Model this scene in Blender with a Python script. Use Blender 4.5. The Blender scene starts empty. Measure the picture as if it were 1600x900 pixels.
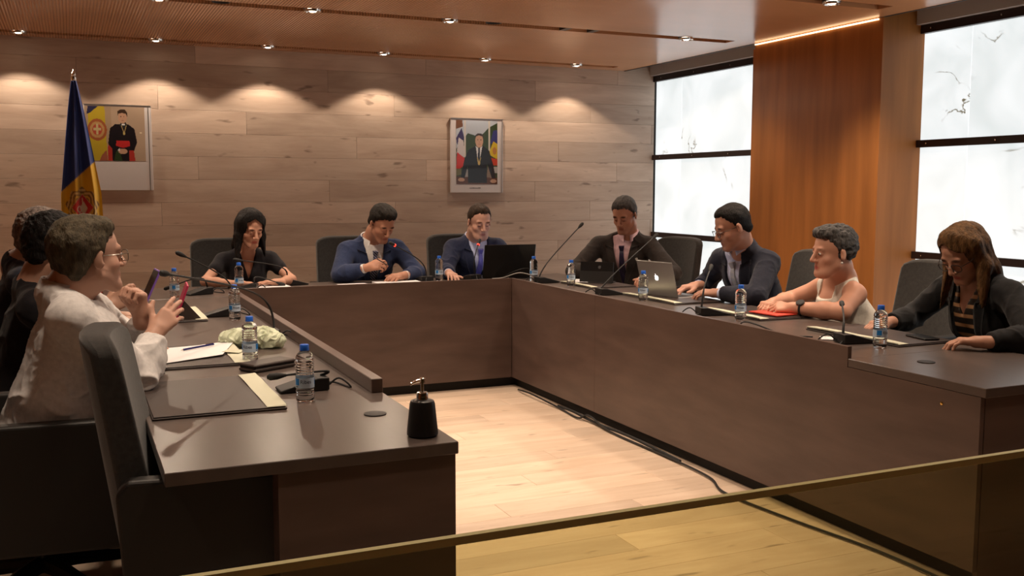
import bpy, math, random
import numpy as np
from mathutils import Vector, Matrix
random.seed(4)
V = lambda *a: np.array(a, float)
def nrm(v): v = np.asarray(v, float); return v/(np.linalg.norm(v)+1e-12)
C = bpy.context.scene.collection

# ------------------------------------------------------------------ camera, world, exposure
yaw, pitch, roll = math.radians(24.17), math.radians(5.757), math.radians(.11)
F = V(math.sin(yaw)*math.cos(pitch), math.cos(yaw)*math.cos(pitch), -math.sin(pitch))
R = V(math.cos(yaw), -math.sin(yaw), 0); U = np.cross(R, F)
R, U = math.cos(roll)*R+math.sin(roll)*U, -math.sin(roll)*R+math.cos(roll)*U
cam = bpy.data.cameras.new('camera'); co = bpy.data.objects.new('camera', cam); C.objects.link(co)
cam.sensor_width = 36; cam.lens = 34.66; cam.clip_start = .05
co.matrix_world = Matrix(((R[0], U[0], -F[0], 0), (R[1], U[1], -F[1], 0), (R[2], U[2], -F[2], 1.45), (0, 0, 0, 1)))
bpy.context.scene.camera = co
S = bpy.context.scene
S.view_settings.view_transform = 'Standard'; S.view_settings.look = 'None'
S.view_settings.exposure = 0.0; S.view_settings.gamma = 1; S.view_settings.use_curve_mapping = False
w = bpy.data.worlds.new('world'); S.world = w; w.use_nodes = True
w.node_tree.nodes['Background'].inputs[0].default_value = (.02, .018, .016, 1)
WALL_W, DOWN_W, ONYX = 27.0, 78.0, 1.0
WARM = (1.0, .79, .60)
def spot(name, loc, watt, size, blend, col=WARM, target=None, r=.03):
    l = bpy.data.lights.new(name, 'SPOT'); l.energy = watt; l.spot_size = math.radians(size); l.spot_blend = blend
    l.color = col; l.shadow_soft_size = r
    o = bpy.data.objects.new(name, l); C.objects.link(o); o.location = loc
    if target is not None: o.rotation_euler = (Vector(target)-Vector(loc)).to_track_quat('-Z', 'Y').to_euler()
    return o

# ------------------------------------------------------------------ materials
M = {}
def mat(name, col, rough=.5, metal=0, spec=.5, emit=None, est=0, noise=None, bump=None, coat=0, trans=0, ior=1.45, alpha=1, attr=None, sheen=0):
    """noise=(scale xyz, amount)  bump=(scale xyz, strength, dist)"""
    m = bpy.data.materials.new(name); m.use_nodes = True; nt = m.node_tree; N = nt.nodes; L = nt.links
    b = N['Principled BSDF']; b.inputs['Base Color'].default_value = (*col, 1); b.inputs['Roughness'].default_value = rough
    b.inputs['Metallic'].default_value = metal; b.inputs['Specular IOR Level'].default_value = spec
    b.inputs['Coat Weight'].default_value = coat; b.inputs['Transmission Weight'].default_value = trans; b.inputs['IOR'].default_value = ior
    b.inputs['Sheen Weight'].default_value = sheen
    if emit: b.inputs['Emission Color'].default_value = (*emit, 1); b.inputs['Emission Strength'].default_value = est
    src = None
    if attr:
        a = N.new('ShaderNodeAttribute'); a.attribute_name = attr; src = a.outputs['Color']
        if attr == 'tint':
            mx = N.new('ShaderNodeMix'); mx.data_type = 'RGBA'; mx.blend_type = 'MULTIPLY'; mx.inputs[0].default_value = 1
            mx.inputs[6].default_value = (*col, 1); L.new(src, mx.inputs[7]); src = mx.outputs[2]
        L.new(src, b.inputs['Base Color'])
    tc = N.new('ShaderNodeTexCoord')
    if noise:
        mp = N.new('ShaderNodeMapping'); mp.inputs['Scale'].default_value = noise[0]; L.new(tc.outputs['Object'], mp.inputs[0])
        n = N.new('ShaderNodeTexNoise'); n.inputs['Scale'].default_value = 1; n.inputs['Detail'].default_value = 6; L.new(mp.outputs[0], n.inputs[0])
        r = N.new('ShaderNodeMapRange'); r.inputs[1].default_value = .3; r.inputs[2].default_value = .7
        r.inputs[3].default_value = 1-noise[1]; r.inputs[4].default_value = 1+noise[1]; L.new(n.outputs[0], r.inputs[0])
        mx = N.new('ShaderNodeMix'); mx.data_type = 'RGBA'; mx.blend_type = 'MULTIPLY'; mx.inputs[0].default_value = 1
        if src: L.new(src, mx.inputs[6])
        else: mx.inputs[6].default_value = (*col, 1)
        cc = N.new('ShaderNodeCombineColor'); [L.new(r.outputs[0], cc.inputs[i]) for i in range(3)]
        L.new(cc.outputs[0], mx.inputs[7]); L.new(mx.outputs[2], b.inputs['Base Color'])
    if bump:
        mp = N.new('ShaderNodeMapping'); mp.inputs['Scale'].default_value = bump[0]; L.new(tc.outputs['Object'], mp.inputs[0])
        n = N.new('ShaderNodeTexNoise'); n.inputs['Scale'].default_value = 1; n.inputs['Detail'].default_value = 4; L.new(mp.outputs[0], n.inputs[0])
        bp = N.new('ShaderNodeBump'); bp.inputs['Strength'].default_value = bump[1]; bp.inputs['Distance'].default_value = bump[2]
        L.new(n.outputs[0], bp.inputs['Height']); L.new(bp.outputs[0], b.inputs['Normal'])
    M[name] = m; return m
def wood_planks(name, c1, c2, knot, rough, grain=(1.2, 1, 1), axis='X', coat=0, spec=.5):
    m = bpy.data.materials.new(name); m.use_nodes = True; nt = m.node_tree; N = nt.nodes; L = nt.links; b = N['Principled BSDF']
    b.inputs['Roughness'].default_value = rough; b.inputs['Coat Weight'].default_value = coat; b.inputs['Specular IOR Level'].default_value = spec
    g = N.new('ShaderNodeNewGeometry'); oi = N.new('ShaderNodeObjectInfo')
    off = N.new('ShaderNodeVectorMath'); off.operation = 'MULTIPLY_ADD'; off.inputs[1].default_value = (37, 11, 23)
    L.new(oi.outputs['Random'], off.inputs[0]); L.new(g.outputs['Position'], off.inputs[2])
    def noise(sc, det, rgh=.5, dist=0):
        mp = N.new('ShaderNodeMapping'); mp.inputs['Scale'].default_value = sc; L.new(off.outputs[0], mp.inputs[0])
        n = N.new('ShaderNodeTexNoise'); n.inputs['Scale'].default_value = 1; n.inputs['Detail'].default_value = det
        n.inputs['Roughness'].default_value = rgh; n.inputs['Distortion'].default_value = dist; L.new(mp.outputs[0], n.inputs[0]); return n.outputs[0]
    fine = noise((3, 26, 26), 8, .65, .6); broad = noise((1.1, 5, 5), 4, .5, 1.2); kn = noise((5.5, 19, 19), 2, .4, .2)
    def ramp(x, a, bb, lo=0, hi=1):
        r = N.new('ShaderNodeMapRange'); r.inputs[1].default_value = a; r.inputs[2].default_value = bb; r.inputs[3].default_value = lo; r.inputs[4].default_value = hi; L.new(x, r.inputs[0]); return r.outputs[0]
    def mixc(f, A, B):
        mx = N.new('ShaderNodeMix'); mx.data_type = 'RGBA'; L.new(f, mx.inputs[0])
        for i, q in ((6, A), (7, B)):
            if isinstance(q, tuple): mx.inputs[i].default_value = (*q, 1)
            else: L.new(q, mx.inputs[i])
        return mx.outputs[2]
    base = mixc(ramp(fine, .3, .7), c1, c2)
    base = mixc(ramp(broad, .42, .75, 0, .6), base, knot)
    base = mixc(ramp(kn, .68, .76, 0, .75), base, tuple(k*.55 for k in knot))
    mul = N.new('ShaderNodeMix'); mul.data_type = 'RGBA'; mul.blend_type = 'MULTIPLY'; mul.inputs[0].default_value = 1
    cc = N.new('ShaderNodeCombineColor'); v = ramp(oi.outputs['Random'], 0, 1, .84, 1.1); [L.new(v, cc.inputs[i]) for i in range(3)]
    L.new(base, mul.inputs[6]); L.new(cc.outputs[0], mul.inputs[7]); L.new(mul.outputs[2], b.inputs['Base Color'])
    bp = N.new('ShaderNodeBump'); bp.inputs['Strength'].default_value = .12; bp.inputs['Distance'].default_value = .002
    L.new(fine, bp.inputs['Height']); L.new(bp.outputs[0], b.inputs['Normal']); M[name] = m; return m
wood_planks('wall_wood', (.53, .40, .31), (.62, .49, .39), (.38, .265, .195), .55)
wood_planks('floor_wood', (.66, .50, .37), (.76, .60, .47), (.52, .37, .26), .42)
mat('desk', (.098, .064, .053), .36, noise=((3, 3, 14), .18), spec=.45)
mat('desk_top', (.092, .070, .061), .30, noise=((16, 3, 3), .12), spec=.5)
mat('black', (.010, .009, .009), .45); mat('plinth', (.008, .007, .007), .7)
mat('void', (.02, .018, .016), .8)
mat('chair_fabric', (.030, .028, .026), .95, noise=((60, 60, 60), .25), bump=((300, 300, 300), .3, .002), sheen=.25)
mat('chair_leather', (.018, .016, .015), .5, bump=((90, 90, 90), .2, .001))
mat('pillar_wood', (.38, .145, .037), .45, noise=((9, 9, .8), .22), spec=.3)
mat('rail_steel', (.030, .018, .018), .4, metal=.3); mat('chrome', (.75, .73, .70), .15, metal=1)
mat('grey_trim', (.055, .055, .058), .6); mat('white_trim', (.62, .60, .60), .6)
mat('channel', (.20, .10, .05), .7); mat('lamp_can', (.03, .025, .02), .4)
mat('lamp_glow', (1, 1, 1), .3, emit=(1, .82, .62), est=9.0); mat('led', (1, 1, 1), .3, emit=(1, .66, .36), est=3.5)
mat('reflector', (.8, .78, .74), .18, metal=1)
mat('paper', (.78, .77, .78), .7); mat('cream', (.60, .60, .46), .6); mat('leather_pad', (.046, .033, .029), .42, bump=((200, 200, 200), .2, .001))
mat('tissue', (.70, .76, .56), .6, trans=.15, bump=((40, 40, 40), .6, .01)); mat('red_book', (.65, .06, .035), .5)
mat('purple', (.20, .10, .45), .35); mat('magenta', (.50, .03, .10), .4); mat('pen_blue', (.02, .02, .12), .3)
mat('silver', (.42, .41, .40), .34, metal=.85); mat('keys', (.02, .02, .02), .5); mat('logo', (1, 1, 1), .4, emit=(1, 1, 1), est=1.2)
mat('screen_black', (.008, .008, .008), .28); mat('cap_blue', (.02, .13, .62), .35); mat('label', (.55, .68, .82), .45)
mat('label_blue', (.02, .22, .62), .45); mat('ink', (.02, .03, .07), .5); mat('red_led', (.8, .02, .01), .4, emit=(1, .07, .04), est=1.3)
mat('cable', (.010, .010, .010), .55); mat('grey_cable', (.45, .44, .42), .55); mat('led_dot', (.3, .25, .1), .4)
mat('white_frame', (.62, .58, .57), .5); mat('print', (1, 1, 1), .22, attr='Col', coat=.3); mat('flag', (1, 1, 1), .55, attr='Col', sheen=.2)
mat('brass', (.5, .33, .1), .25, metal=1); mat('dispenser', (.014, .013, .013), .38, bump=((60, 60, 60), .1, .001))
mat('rubber', (.015, .015, .015), .7); mat('watch', (.02, .02, .022), .25); mat('pearl', (.8, .76, .7), .25)
mat('gold_text', (.35, .30, .2), .5)
# bottle plastic full of water
mat('pet', (.93, .97, 1.0), .03, trans=1.0, ior=1.28)
def glass_mat():
    m = bpy.data.materials.new('barrier_glass'); m.use_nodes = True; nt = m.node_tree; N = nt.nodes; L = nt.links
    N.remove(N['Principled BSDF']); t = N.new('ShaderNodeBsdfTransparent'); t.inputs[0].default_value = (.80, .79, .60, 1)
    g = N.new('ShaderNodeBsdfGlossy'); g.inputs['Roughness'].default_value = .02; g.inputs[0].default_value = (.9, .9, .8, 1)
    f = N.new('ShaderNodeFresnel'); f.inputs[0].default_value = 1.5; mx = N.new('ShaderNodeMixShader')
    ge = N.new('ShaderNodeNewGeometry'); iv = N.new('ShaderNodeMath'); iv.operation = 'SUBTRACT'; iv.inputs[0].default_value = 1; L.new(ge.outputs['Backfacing'], iv.inputs[1])
    mf = N.new('ShaderNodeMath'); mf.operation = 'MULTIPLY'; L.new(f.outputs[0], mf.inputs[0]); L.new(iv.outputs[0], mf.inputs[1]); L.new(mf.outputs[0], mx.inputs[0]); L.new(t.outputs[0], mx.inputs[1]); L.new(g.outputs[0], mx.inputs[2]); L.new(mx.outputs[0], N['Material Output'].inputs[0])
    M['glass'] = m
glass_mat()
mat('glass_edge', (.78, .74, .36), .5, spec=.6)
def onyx_mat():
    m = bpy.data.materials.new('onyx'); m.use_nodes = True; nt = m.node_tree; N = nt.nodes; L = nt.links; b = N['Principled BSDF']
    g = N.new('ShaderNodeNewGeometry'); oi = N.new('ShaderNodeObjectInfo')
    off = N.new('ShaderNodeVectorMath'); off.operation = 'MULTIPLY_ADD'; off.inputs[1].default_value = (7, 13, 29)
    L.new(oi.outputs['Random'], off.inputs[0]); L.new(g.outputs['Position'], off.inputs[2])
    def nz(s, d, dist):
        n = N.new('ShaderNodeTexNoise'); n.inputs['Scale'].default_value = s; n.inputs['Detail'].default_value = d; n.inputs['Distortion'].default_value = dist; L.new(off.outputs[0], n.inputs[0]); return n.outputs[0]
    a = nz(1.1, 7, 1.5); c = nz(1.5, 3, .6)
    def mr(x, p, q, lo, hi, smooth=True):
        r = N.new('ShaderNodeMapRange'); r.interpolation_type = 'SMOOTHSTEP' if smooth else 'LINEAR'
        r.inputs[1].default_value = p; r.inputs[2].default_value = q; r.inputs[3].default_value = lo; r.inputs[4].default_value = hi; L.new(x, r.inputs[0]); return r.outputs[0]
    ab = N.new('ShaderNodeMath'); ab.operation = 'SUBTRACT'; ab.inputs[1].default_value = .5; L.new(a, ab.inputs[0])
    ac = N.new('ShaderNodeMath'); ac.operation = 'ABSOLUTE'; L.new(ab.outputs[0], ac.inputs[0])
    vein = mr(ac.outputs[0], 0, .012, 1, 0); gate = mr(c, .56, .66, 0, 1)
    vm = N.new('ShaderNodeMath'); vm.operation = 'MULTIPLY'; L.new(vein, vm.inputs[0]); L.new(gate, vm.inputs[1])
    cloud = mr(nz(2.2, 8, .8), .3, .75, 0, 1)
    m1 = N.new('ShaderNodeMix'); m1.data_type = 'RGBA'; L.new(cloud, m1.inputs[0]); m1.inputs[6].default_value = (.93, .97, .98, 1); m1.inputs[7].default_value = (.74, .80, .80, 1)
    m2 = N.new('ShaderNodeMix'); m2.data_type = 'RGBA'; L.new(vm.outputs[0], m2.inputs[0]); L.new(m1.outputs[2], m2.inputs[6]); m2.inputs[7].default_value = (.12, .11, .06, 1)
    L.new(m2.outputs[2], b.inputs['Emission Color']); b.inputs['Emission Strength'].default_value = ONYX
    b.inputs['Base Color'].default_value = (.3, .3, .3, 1); b.inputs['Roughness'].default_value = .3; M['onyx'] = m
onyx_mat()
def ceiling_mat():
    m = mat('ceiling', (.60, .30, .145), .22, noise=((.8, 2, 2), .08), spec=.6)
    nt = m.node_tree; N = nt.nodes; L = nt.links; b = N['Principled BSDF']
    g = N.new('ShaderNodeNewGeometry'); wv = N.new('ShaderNodeTexWave'); wv.bands_direction = 'X'; wv.inputs['Scale'].default_value = 16; wv.inputs['Distortion'].default_value = 0
    L.new(g.outputs['Position'], wv.inputs[0]); sx = N.new('ShaderNodeSeparateXYZ'); L.new(g.outputs['Position'], sx.inputs[0])
    fade = N.new('ShaderNodeMapRange'); fade.inputs[1].default_value = 2.6; fade.inputs[2].default_value = 3.6; fade.inputs[3].default_value = 1; fade.inputs[4].default_value = 0
    L.new(sx.outputs[0], fade.inputs[0]); bp = N.new('ShaderNodeBump'); bp.inputs['Distance'].default_value = .004; L.new(fade.outputs[0], bp.inputs['Strength'])
    L.new(wv.outputs[1], bp.inputs['Height']); L.new(bp.outputs[0], b.inputs['Normal'])
    # shade at the bottom of each groove, darkened into the colour
    col = b.inputs['Base Color'].links[0].from_socket; mx = N.new('ShaderNodeMix'); mx.data_type = 'RGBA'
    r = N.new('ShaderNodeMapRange'); r.inputs[1].default_value = .05; r.inputs[2].default_value = .45; r.inputs[3].default_value = .5; r.inputs[4].default_value = 0; L.new(wv.outputs[1], r.inputs[0])
    mm = N.new('ShaderNodeMath'); mm.operation = 'MULTIPLY'; L.new(r.outputs[0], mm.inputs[0]); L.new(fade.outputs[0], mm.inputs[1]); L.new(mm.outputs[0], mx.inputs[0])
    L.new(col, mx.inputs[6]); mx.inputs[7].default_value = (.08, .04, .02, 1); L.new(mx.outputs[2], b.inputs['Base Color'])
ceiling_mat()

# ------------------------------------------------------------------ object helpers
def tag(o, label=None, cat=None, group=None, kind=None):
    if label: o['label'] = label
    if cat: o['category'] = cat
    if group: o['group'] = group
    if kind: o['kind'] = kind
    return o
def thing(name, label, cat, loc=(0, 0, 0), rz=0, group=None):
    o = bpy.data.objects.new(name, None); C.objects.link(o); o.location = loc; o.rotation_euler = (0, 0, rz); o.empty_display_size = .1
    return tag(o, label, cat, group)
def struct(name, label=None, loc=(0, 0, 0)):
    o = bpy.data.objects.new(name, None); C.objects.link(o); o.location = loc; return tag(o, label, kind='structure')
def me_np(name, co_, quads, m, parent=None, smooth=True, tint=None, origin=None):
    co_ = np.asarray(co_, np.float32)
    if origin is not None: co_ = co_-np.asarray(origin, np.float32)
    me = bpy.data.meshes.new(name); quads = np.asarray(quads, np.int32)
    me.vertices.add(len(co_)); me.vertices.foreach_set('co', co_.ravel())
    k = quads.shape[1]; n = len(quads)
    me.loops.add(n*k); me.loops.foreach_set('vertex_index', quads.ravel())
    me.polygons.add(n); me.polygons.foreach_set('loop_start', np.arange(0, n*k, k, dtype=np.int32))
    try: me.polygons.foreach_set('loop_total', np.full(n, k, np.int32))
    except Exception: pass
    me.polygons.foreach_set('use_smooth', np.full(n, smooth)); me.update(calc_edges=True)
    if tint is not None:
        a = me.color_attributes.new('tint', 'FLOAT_COLOR', 'POINT'); a.data.foreach_set('color', np.concatenate([tint, np.ones((len(tint), 1))], 1).astype(np.float32).ravel())
    me.materials.append(m if not isinstance(m, str) else M[m]); o = bpy.data.objects.new(name, me); C.objects.link(o)
    if parent: o.parent = parent
    return o
class MB:
    def __init__(s): s.v = []; s.f = []
    def box(s, x0, x1, y0, y1, z0, z1, b=0, mtx=None):
        """box with chamfered vertical and horizontal edges when b>0"""
        n = len(s.v)
        if b <= 0:
            P = [(x, y, z) for z in (z0, z1) for x, y in ((x0, y0), (x1, y0), (x1, y1), (x0, y1))]
            Fc = [(3, 2, 1, 0), (4, 5, 6, 7), (0, 1, 5, 4), (1, 2, 6, 5), (2, 3, 7, 6), (3, 0, 4, 7)]
        else:
            P = []; 
            def ring(e, z): return [(x0+e+b, y0+e, z), (x1-e-b, y0+e, z), (x1-e, y0+e+b, z), (x1-e, y1-e-b, z), (x1-e-b, y1-e, z), (x0+e+b, y1-e, z), (x0+e, y1-e-b, z), (x0+e, y0+e+b, z)]
            P = ring(b, z0)+ring(0, z0+b)+ring(0, z1-b)+ring(b, z1); Fc = [tuple(range(7, -1, -1)), tuple(range(24, 32))]
            for r in range(3):
                for i in range(8): j = (i+1) % 8; Fc.append((r*8+i, r*8+j, r*8+8+j, r*8+8+i))
        if mtx is not None: P = [tuple(mtx @ Vector(p)) for p in P]
        s.v += P; s.f += [tuple(i+n for i in q) for q in Fc]; return s
    def lathe(s, prof, seg=20, c=(0, 0, 0), mtx=None, cap=True):
        n = len(s.v); P = []
        for r, z in prof:
            for k in range(seg): a = 2*math.pi*k/seg; P.append((c[0]+r*math.cos(a), c[1]+r*math.sin(a), c[2]+z))
        Fc = []
        for i in range(len(prof)-1):
            for k in range(seg): j = (k+1) % seg; Fc.append((i*seg+k, i*seg+j, i*seg+seg+j, i*seg+seg+k))
        if cap: Fc += [tuple(range(seg-1, -1, -1)), tuple((len(prof)-1)*seg+k for k in range(seg))]
        if mtx is not None: P = [tuple(mtx @ Vector(p)) for p in P]
        s.v += P; s.f += [tuple(i+n for i in q) for q in Fc]; return s
    def tube(s, pts, r, seg=8, closed=False, r2=None):
        n = len(s.v); pts = [np.array(p, float) for p in pts]; m = len(pts); up = None
        for i, p in enumerate(pts):
            t = nrm(pts[(i+1) % m]-pts[i-1]) if closed else nrm(pts[min(i+1, m-1)]-pts[max(i-1, 0)])
            if up is None: up = nrm(np.cross(t, (0, 0, 1) if abs(t[2]) < .9 else (1, 0, 0)))
            up = nrm(up-t*up.dot(t)); bi = np.cross(t, up); rr = r if r2 is None else r+(r2-r)*i/(m-1)
            if isinstance(r, (list, tuple)): rr = r[i]
            for k in range(seg): a = 2*math.pi*k/seg; s.v.append(tuple(p+rr*(math.cos(a)*up+math.sin(a)*bi)))
        for i in range(m if closed else m-1):
            for k in range(seg): j = (k+1) % seg; q = (i+1) % m; s.f.append((n+i*seg+k, n+i*seg+j, n+q*seg+j, n+q*seg+k))
        if not closed: s.f += [tuple(n+k for k in range(seg-1, -1, -1)), tuple(n+(m-1)*seg+k for k in range(seg))]
        return s
    def prism(s, poly, z0, z1, mtx=None):
        n = len(s.v); k = len(poly); P = [(x, y, z) for z in (z0, z1) for x, y in poly]
        if mtx is not None: P = [tuple(mtx @ Vector(p)) for p in P]
        s.v += P; s.f += [tuple(n+i for i in range(k-1, -1, -1)), tuple(n+k+i for i in range(k))]
        s.f += [(n+i, n+(i+1) % k, n+k+(i+1) % k, n+k+i) for i in range(k)]; return s
    def build(s, name, m, parent=None, smooth=False, loc=None):
        me = bpy.data.meshes.new(name); me.from_pydata([tuple(map(float, p)) for p in s.v], [], s.f); me.materials.append(M[m] if isinstance(m, str) else m)
        if smooth: 
            me.polygons.foreach_set('use_smooth', [len(p.vertices) <= 4 for p in me.polygons])
            try: me.set_sharp_from_angle(angle=math.radians(40))
            except Exception: pass
        me.update(); o = bpy.data.objects.new(name, me); C.objects.link(o)
        if parent: o.parent = parent
        if loc: o.location = loc
        return o
def smooth_path(pts, n=8):
    pts = [np.array(p, float) for p in pts]; out = []; P = [2*pts[0]-pts[1]]+pts+[2*pts[-1]-pts[-2]]
    for i in range(1, len(P)-2):
        for k in range(n):
            t = k/n; a, b, c, d = P[i-1:i+3]
            out.append(.5*((2*b)+(-a+c)*t+(2*a-5*b+4*c-d)*t*t+(-a+3*b-3*c+d)*t**3))
    out.append(pts[-1]); return out
def box(name, m, x0, x1, y0, y1, z0, z1, parent=None, b=0): return MB().box(x0, x1, y0, y1, z0, z1, b).build(name, m, parent)
def copy_tree(o, parent=None, kids=None):
    c = o.copy(); C.objects.link(c); c.parent = parent
    for ch in (kids or KIDS)(o): copy_tree(ch, c)
    return c
def KIDS(o): return [q for q in list(bpy.data.objects) if q.parent == o]

# ------------------------------------------------------------------ room shell
X0, X1, Y0, Y1, ZC = -2.6, 5.43, -2.2, 8.6, 2.61
fl = struct('floor', 'pale knotty wood plank floor'); box('subfloor', 'void', X0-.1, X1+.6, Y0-.1, Y1+.1, -.12, -.012, fl)
pm = {}
def plank(parent, L_, W_, T, loc, rot, m):
    key = (round(L_, 3), round(W_, 3), T, m)
    if key not in pm:
        pm[key] = MB().box(0, L_-.0015, 0, W_-.0012, -T, 0, .0012).build('plank', m, parent); o = pm[key]
    else: o = pm[key].copy(); C.objects.link(o)
    o.parent = parent; o.location = loc; o.rotation_euler = rot; return o
rows = int((Y1-Y0)/.19)+1
for r in range(rows):
    y = Y0+r*.19; off = [0, .62, 1.24, .31, .93][r % 5]; x = X0-off
    while x < X1+.5:
        xa = max(x, X0); xb = min(x+1.86, X1+.5); wv = min(.19, Y1-y)
        if xb-xa > .02 and wv > .01: plank(fl, xb-xa, wv, .012, (xa, y, 0), (0, 0, 0), 'floor_wood')
        x += 1.86
wb = struct('wall_back', 'wood plank clad back wall'); box('wall_core', 'void', X0-.1, X1+.6, Y1+.014, Y1+.15, 0, 2.9, wb)
for r in range(15):
    z = r*.19; off = [0, .7, 1.3, .4, 1.05][r % 5]; x = X0-off
    while x < X1:
        xa = max(x, X0); xb = min(x+2.0, X1)
        if xb-xa > .02: plank(wb, xb-xa, .19, .012, (xa, Y1, z), (math.radians(90), 0, 0), 'wall_wood')
        x += 2.0
wl = struct('wall_left'); box('wall_panel', 'pillar_wood', X0-.1, X0, Y0, Y1, 0, 2.9, wl)
wr = struct('wall_rear'); box('wall_panel', 'void', X0-.1, X1+.6, Y0-.1, Y0, 0, 2.9, wr)
# ceiling: ribbed panels between lamp channels
ce = struct('ceiling', 'ribbed orange brown wood ceiling with recessed lamp channels')
SL = [(8.31, 8.43), (6.50, 6.63), (4.87, 5.00), (3.24, 3.37), (1.6, 1.73)]
XE = 5.07; XS = 4.84
ys = [Y0]+[v for s in reversed(SL) for v in s]+[Y1]
for i in range(0, len(ys), 2): box('ceiling_panel', 'ceiling', X0, XS, ys[i], ys[i+1], ZC, ZC+.12, ce)
box('ceiling_panel', 'ceiling', XS, XE, Y0, Y1, ZC, ZC+.12, ce)
for a, b in SL:
    box('channel_top', 'channel', X0, XS, a-.01, b+.01, ZC+.10, ZC+.125, ce)
box('ceiling_deck', 'void', X0, X1+.6, Y0, Y1, ZC+.22, ZC+.3, ce)
# slot along the windows
tr = struct('trim_1', 'dark grey slot and grille along the window wall')
box('slot_grille', 'grey_trim', XE+.02, X1-.06, Y0, Y1, ZC+.07, ZC+.09, tr)
for k in range(4): box('grille_fin', 'grey_trim', XE+.05+k*.03, XE+.056+k*.03, Y0, Y1, ZC+.03, ZC+.07, tr)
box('slot_edge', 'grey_trim', XE, XE+.012, Y0, Y1, ZC-.004, ZC+.1, tr)
box('white_cove', 'white_trim', X1-.06, X1+.02, Y0, Y1, 2.575, ZC+.22, tr)
# wood clad pillar
pl = struct('wall_pillar', 'tall orange varnished wood pillar between the lit panels')
box('side_cladding', 'pillar_wood', 5.07, 5.09, 5.2, 6.55, 0, 2.565, pl); box('front_cladding', 'pillar_wood', 5.0702, 5.53, 5.18, 5.2, 0, 2.8, pl)
box('pillar_core', 'void', 5.09, 5.5, 5.2, 6.55, 0, 2.55, pl); box('back_cladding', 'pillar_wood', 5.07, 5.5, 6.55, 6.57, 0, 2.565, pl)
box('led_strip', 'led', 5.058, 5.070, 5.22, 6.54, 2.594, 2.603, pl); box('led_backing', 'pillar_wood', 5.0702, 5.09, 5.2, 6.55, 2.565, 2.609, pl)
# backlit onyx wall
wn = struct('window_1', 'backlit white onyx panels held by dark steel rails')
box('light_box', 'void', X1+.08, X1+.2, Y0, Y1, 0, 2.9, wn)
yy = [8.6, 8.14, 7.02, 5.9, 4.78, 3.66, 2.54]; zz = [.27, .985, 1.765, 2.53]
op = {}
for i in range(len(yy)-1):
    for j in range(-1, 3):
        za = zz[j] if j >= 0 else -.45; zb = zz[j+1]
        za = max(za, .02)
        o = box('onyx_panel', 'onyx', X1+.02, X1+.045, yy[i+1]+.002, yy[i]-.002, za+.002, zb-.002, wn)
for z, t in ((.27, .045), (.99, .05), (1.765, .05), (2.545, .055)):
    o = box('steel_rail', 'rail_steel', X1-.02, X1+.02, 2.54, 8.6, z-t/2, z+t/2, wn)
    for k in range(11):
        MB().lathe([(.006, 0), (.006, .006), (.003, .008)], 8, mtx=Matrix.Translation((X1-.02, 8.45-k*.56, z)) @ Matrix.Rotation(-math.pi/2, 4, 'Y')).build('screw', 'chrome', wn)
wc = struct('wall_right', 'wood cladding in front of the lit panels'); box('wall_panel', 'pillar_wood', X1-.02, X1+.08, Y0, 2.54, 0, 2.9, wc)

# ------------------------------------------------------------------ downlights
def downlight(x, y, kind, label, group=None, size=1.0, k=1.0):
    t = thing('ceiling_spotlight', label, 'ceiling lamp', (x, y, ZC), 0, group)
    MB().lathe([(.058*size, .09), (.06*size, .005), (.052*size, .003), (.040*size, .035), (.036*size, .055)], 24, cap=False).build('lamp_housing', 'lamp_can', t, True)
    MB().lathe([(.056*size, .001), (.054*size, -.010), (.046*size, -.013), (.036*size, .004)], 24, cap=False).build('reflector', 'reflector', t, True)
    MB().lathe([(.001, -.016), (.018*size, -.013), (.030*size, -.003), (.033*size, .010), (.033*size, .05), (.001, .052)], 20).build('bulb', 'lamp_glow' if kind != 'off' else 'reflector', t, True)
    if kind == 'wall':
        spot('wall_washer_light', (x, y, ZC-.028), WALL_W, 130, .13, target=(x, y-1.14, 0)).parent = None
    elif kind == 'down':
        spot('downlight_light', (x, y, ZC-.028), DOWN_W*k, 112, .7, target=(x, y, 0), r=.09)
    return t
wl_lab = ['leftmost lit spotlight in the channel along the plank wall', 'second lit spotlight from the left beside the plank wall', 'spotlight by the plank wall above the black haired woman',
          'spotlight by the plank wall above the man writing', 'spotlight by the plank wall above the hanging portrait of a man in a suit', 'rightmost spotlight in the channel along the plank wall']
for (x, lb) in zip((-.29, .68, 1.55, 2.54, 3.49, 4.42), wl_lab): downlight(x, 8.37, 'wall', lb)
for x, lb in ((-1.26, 'near'), (-2.2, 'far')): downlight(x, 8.37, 'wall', '%s spotlight of the plank wall row beyond the left edge' % lb)
for x, lb in ((.56, 'spotlight in the second channel at the top left of the picture'), (1.51, 'spotlight in the second channel above the two men in navy suits'), (2.47, 'bright spotlight in the middle of the second channel'), (4.42, 'last spotlight at the right end of the second channel')): downlight(x, 6.56, 'down', lb, k=.55 if x > 4 else 1)
q = thing('square_spotlight', 'square unlit white fitting in the second channel', 'ceiling lamp', (3.49, 6.565, ZC))
MB().box(-.09, .09, -.055, .055, .03, .05).build('diffuser', 'white_trim', q); MB().box(-.14, -.09, -.06, .06, .0, .09).build('end_plate', 'lamp_can', q); MB().box(.09, .14, -.06, .06, 0, .09).build('end_plate', 'lamp_can', q)
for x, lb in ((.56, 'first'), (1.51, 'second'), (2.47, 'third'), (3.49, 'fourth')): downlight(x, 4.935, 'down', '%s spotlight from the left in the third channel, above the picture' % lb)
downlight(4.40, 4.935, 'down', 'spotlight in the ceiling channel beside the wooden pillar', k=1.5)
for x, lb in ((.30, 'leftmost'), (1.51, 'left'), (2.9, 'right'), (4.4, 'far right')): downlight(x, 3.305, 'down', 'ceiling spotlight of the fourth channel, %s one, above the picture' % lb)  # leftmost lamp is added to brighten the man in the white shirt
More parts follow.
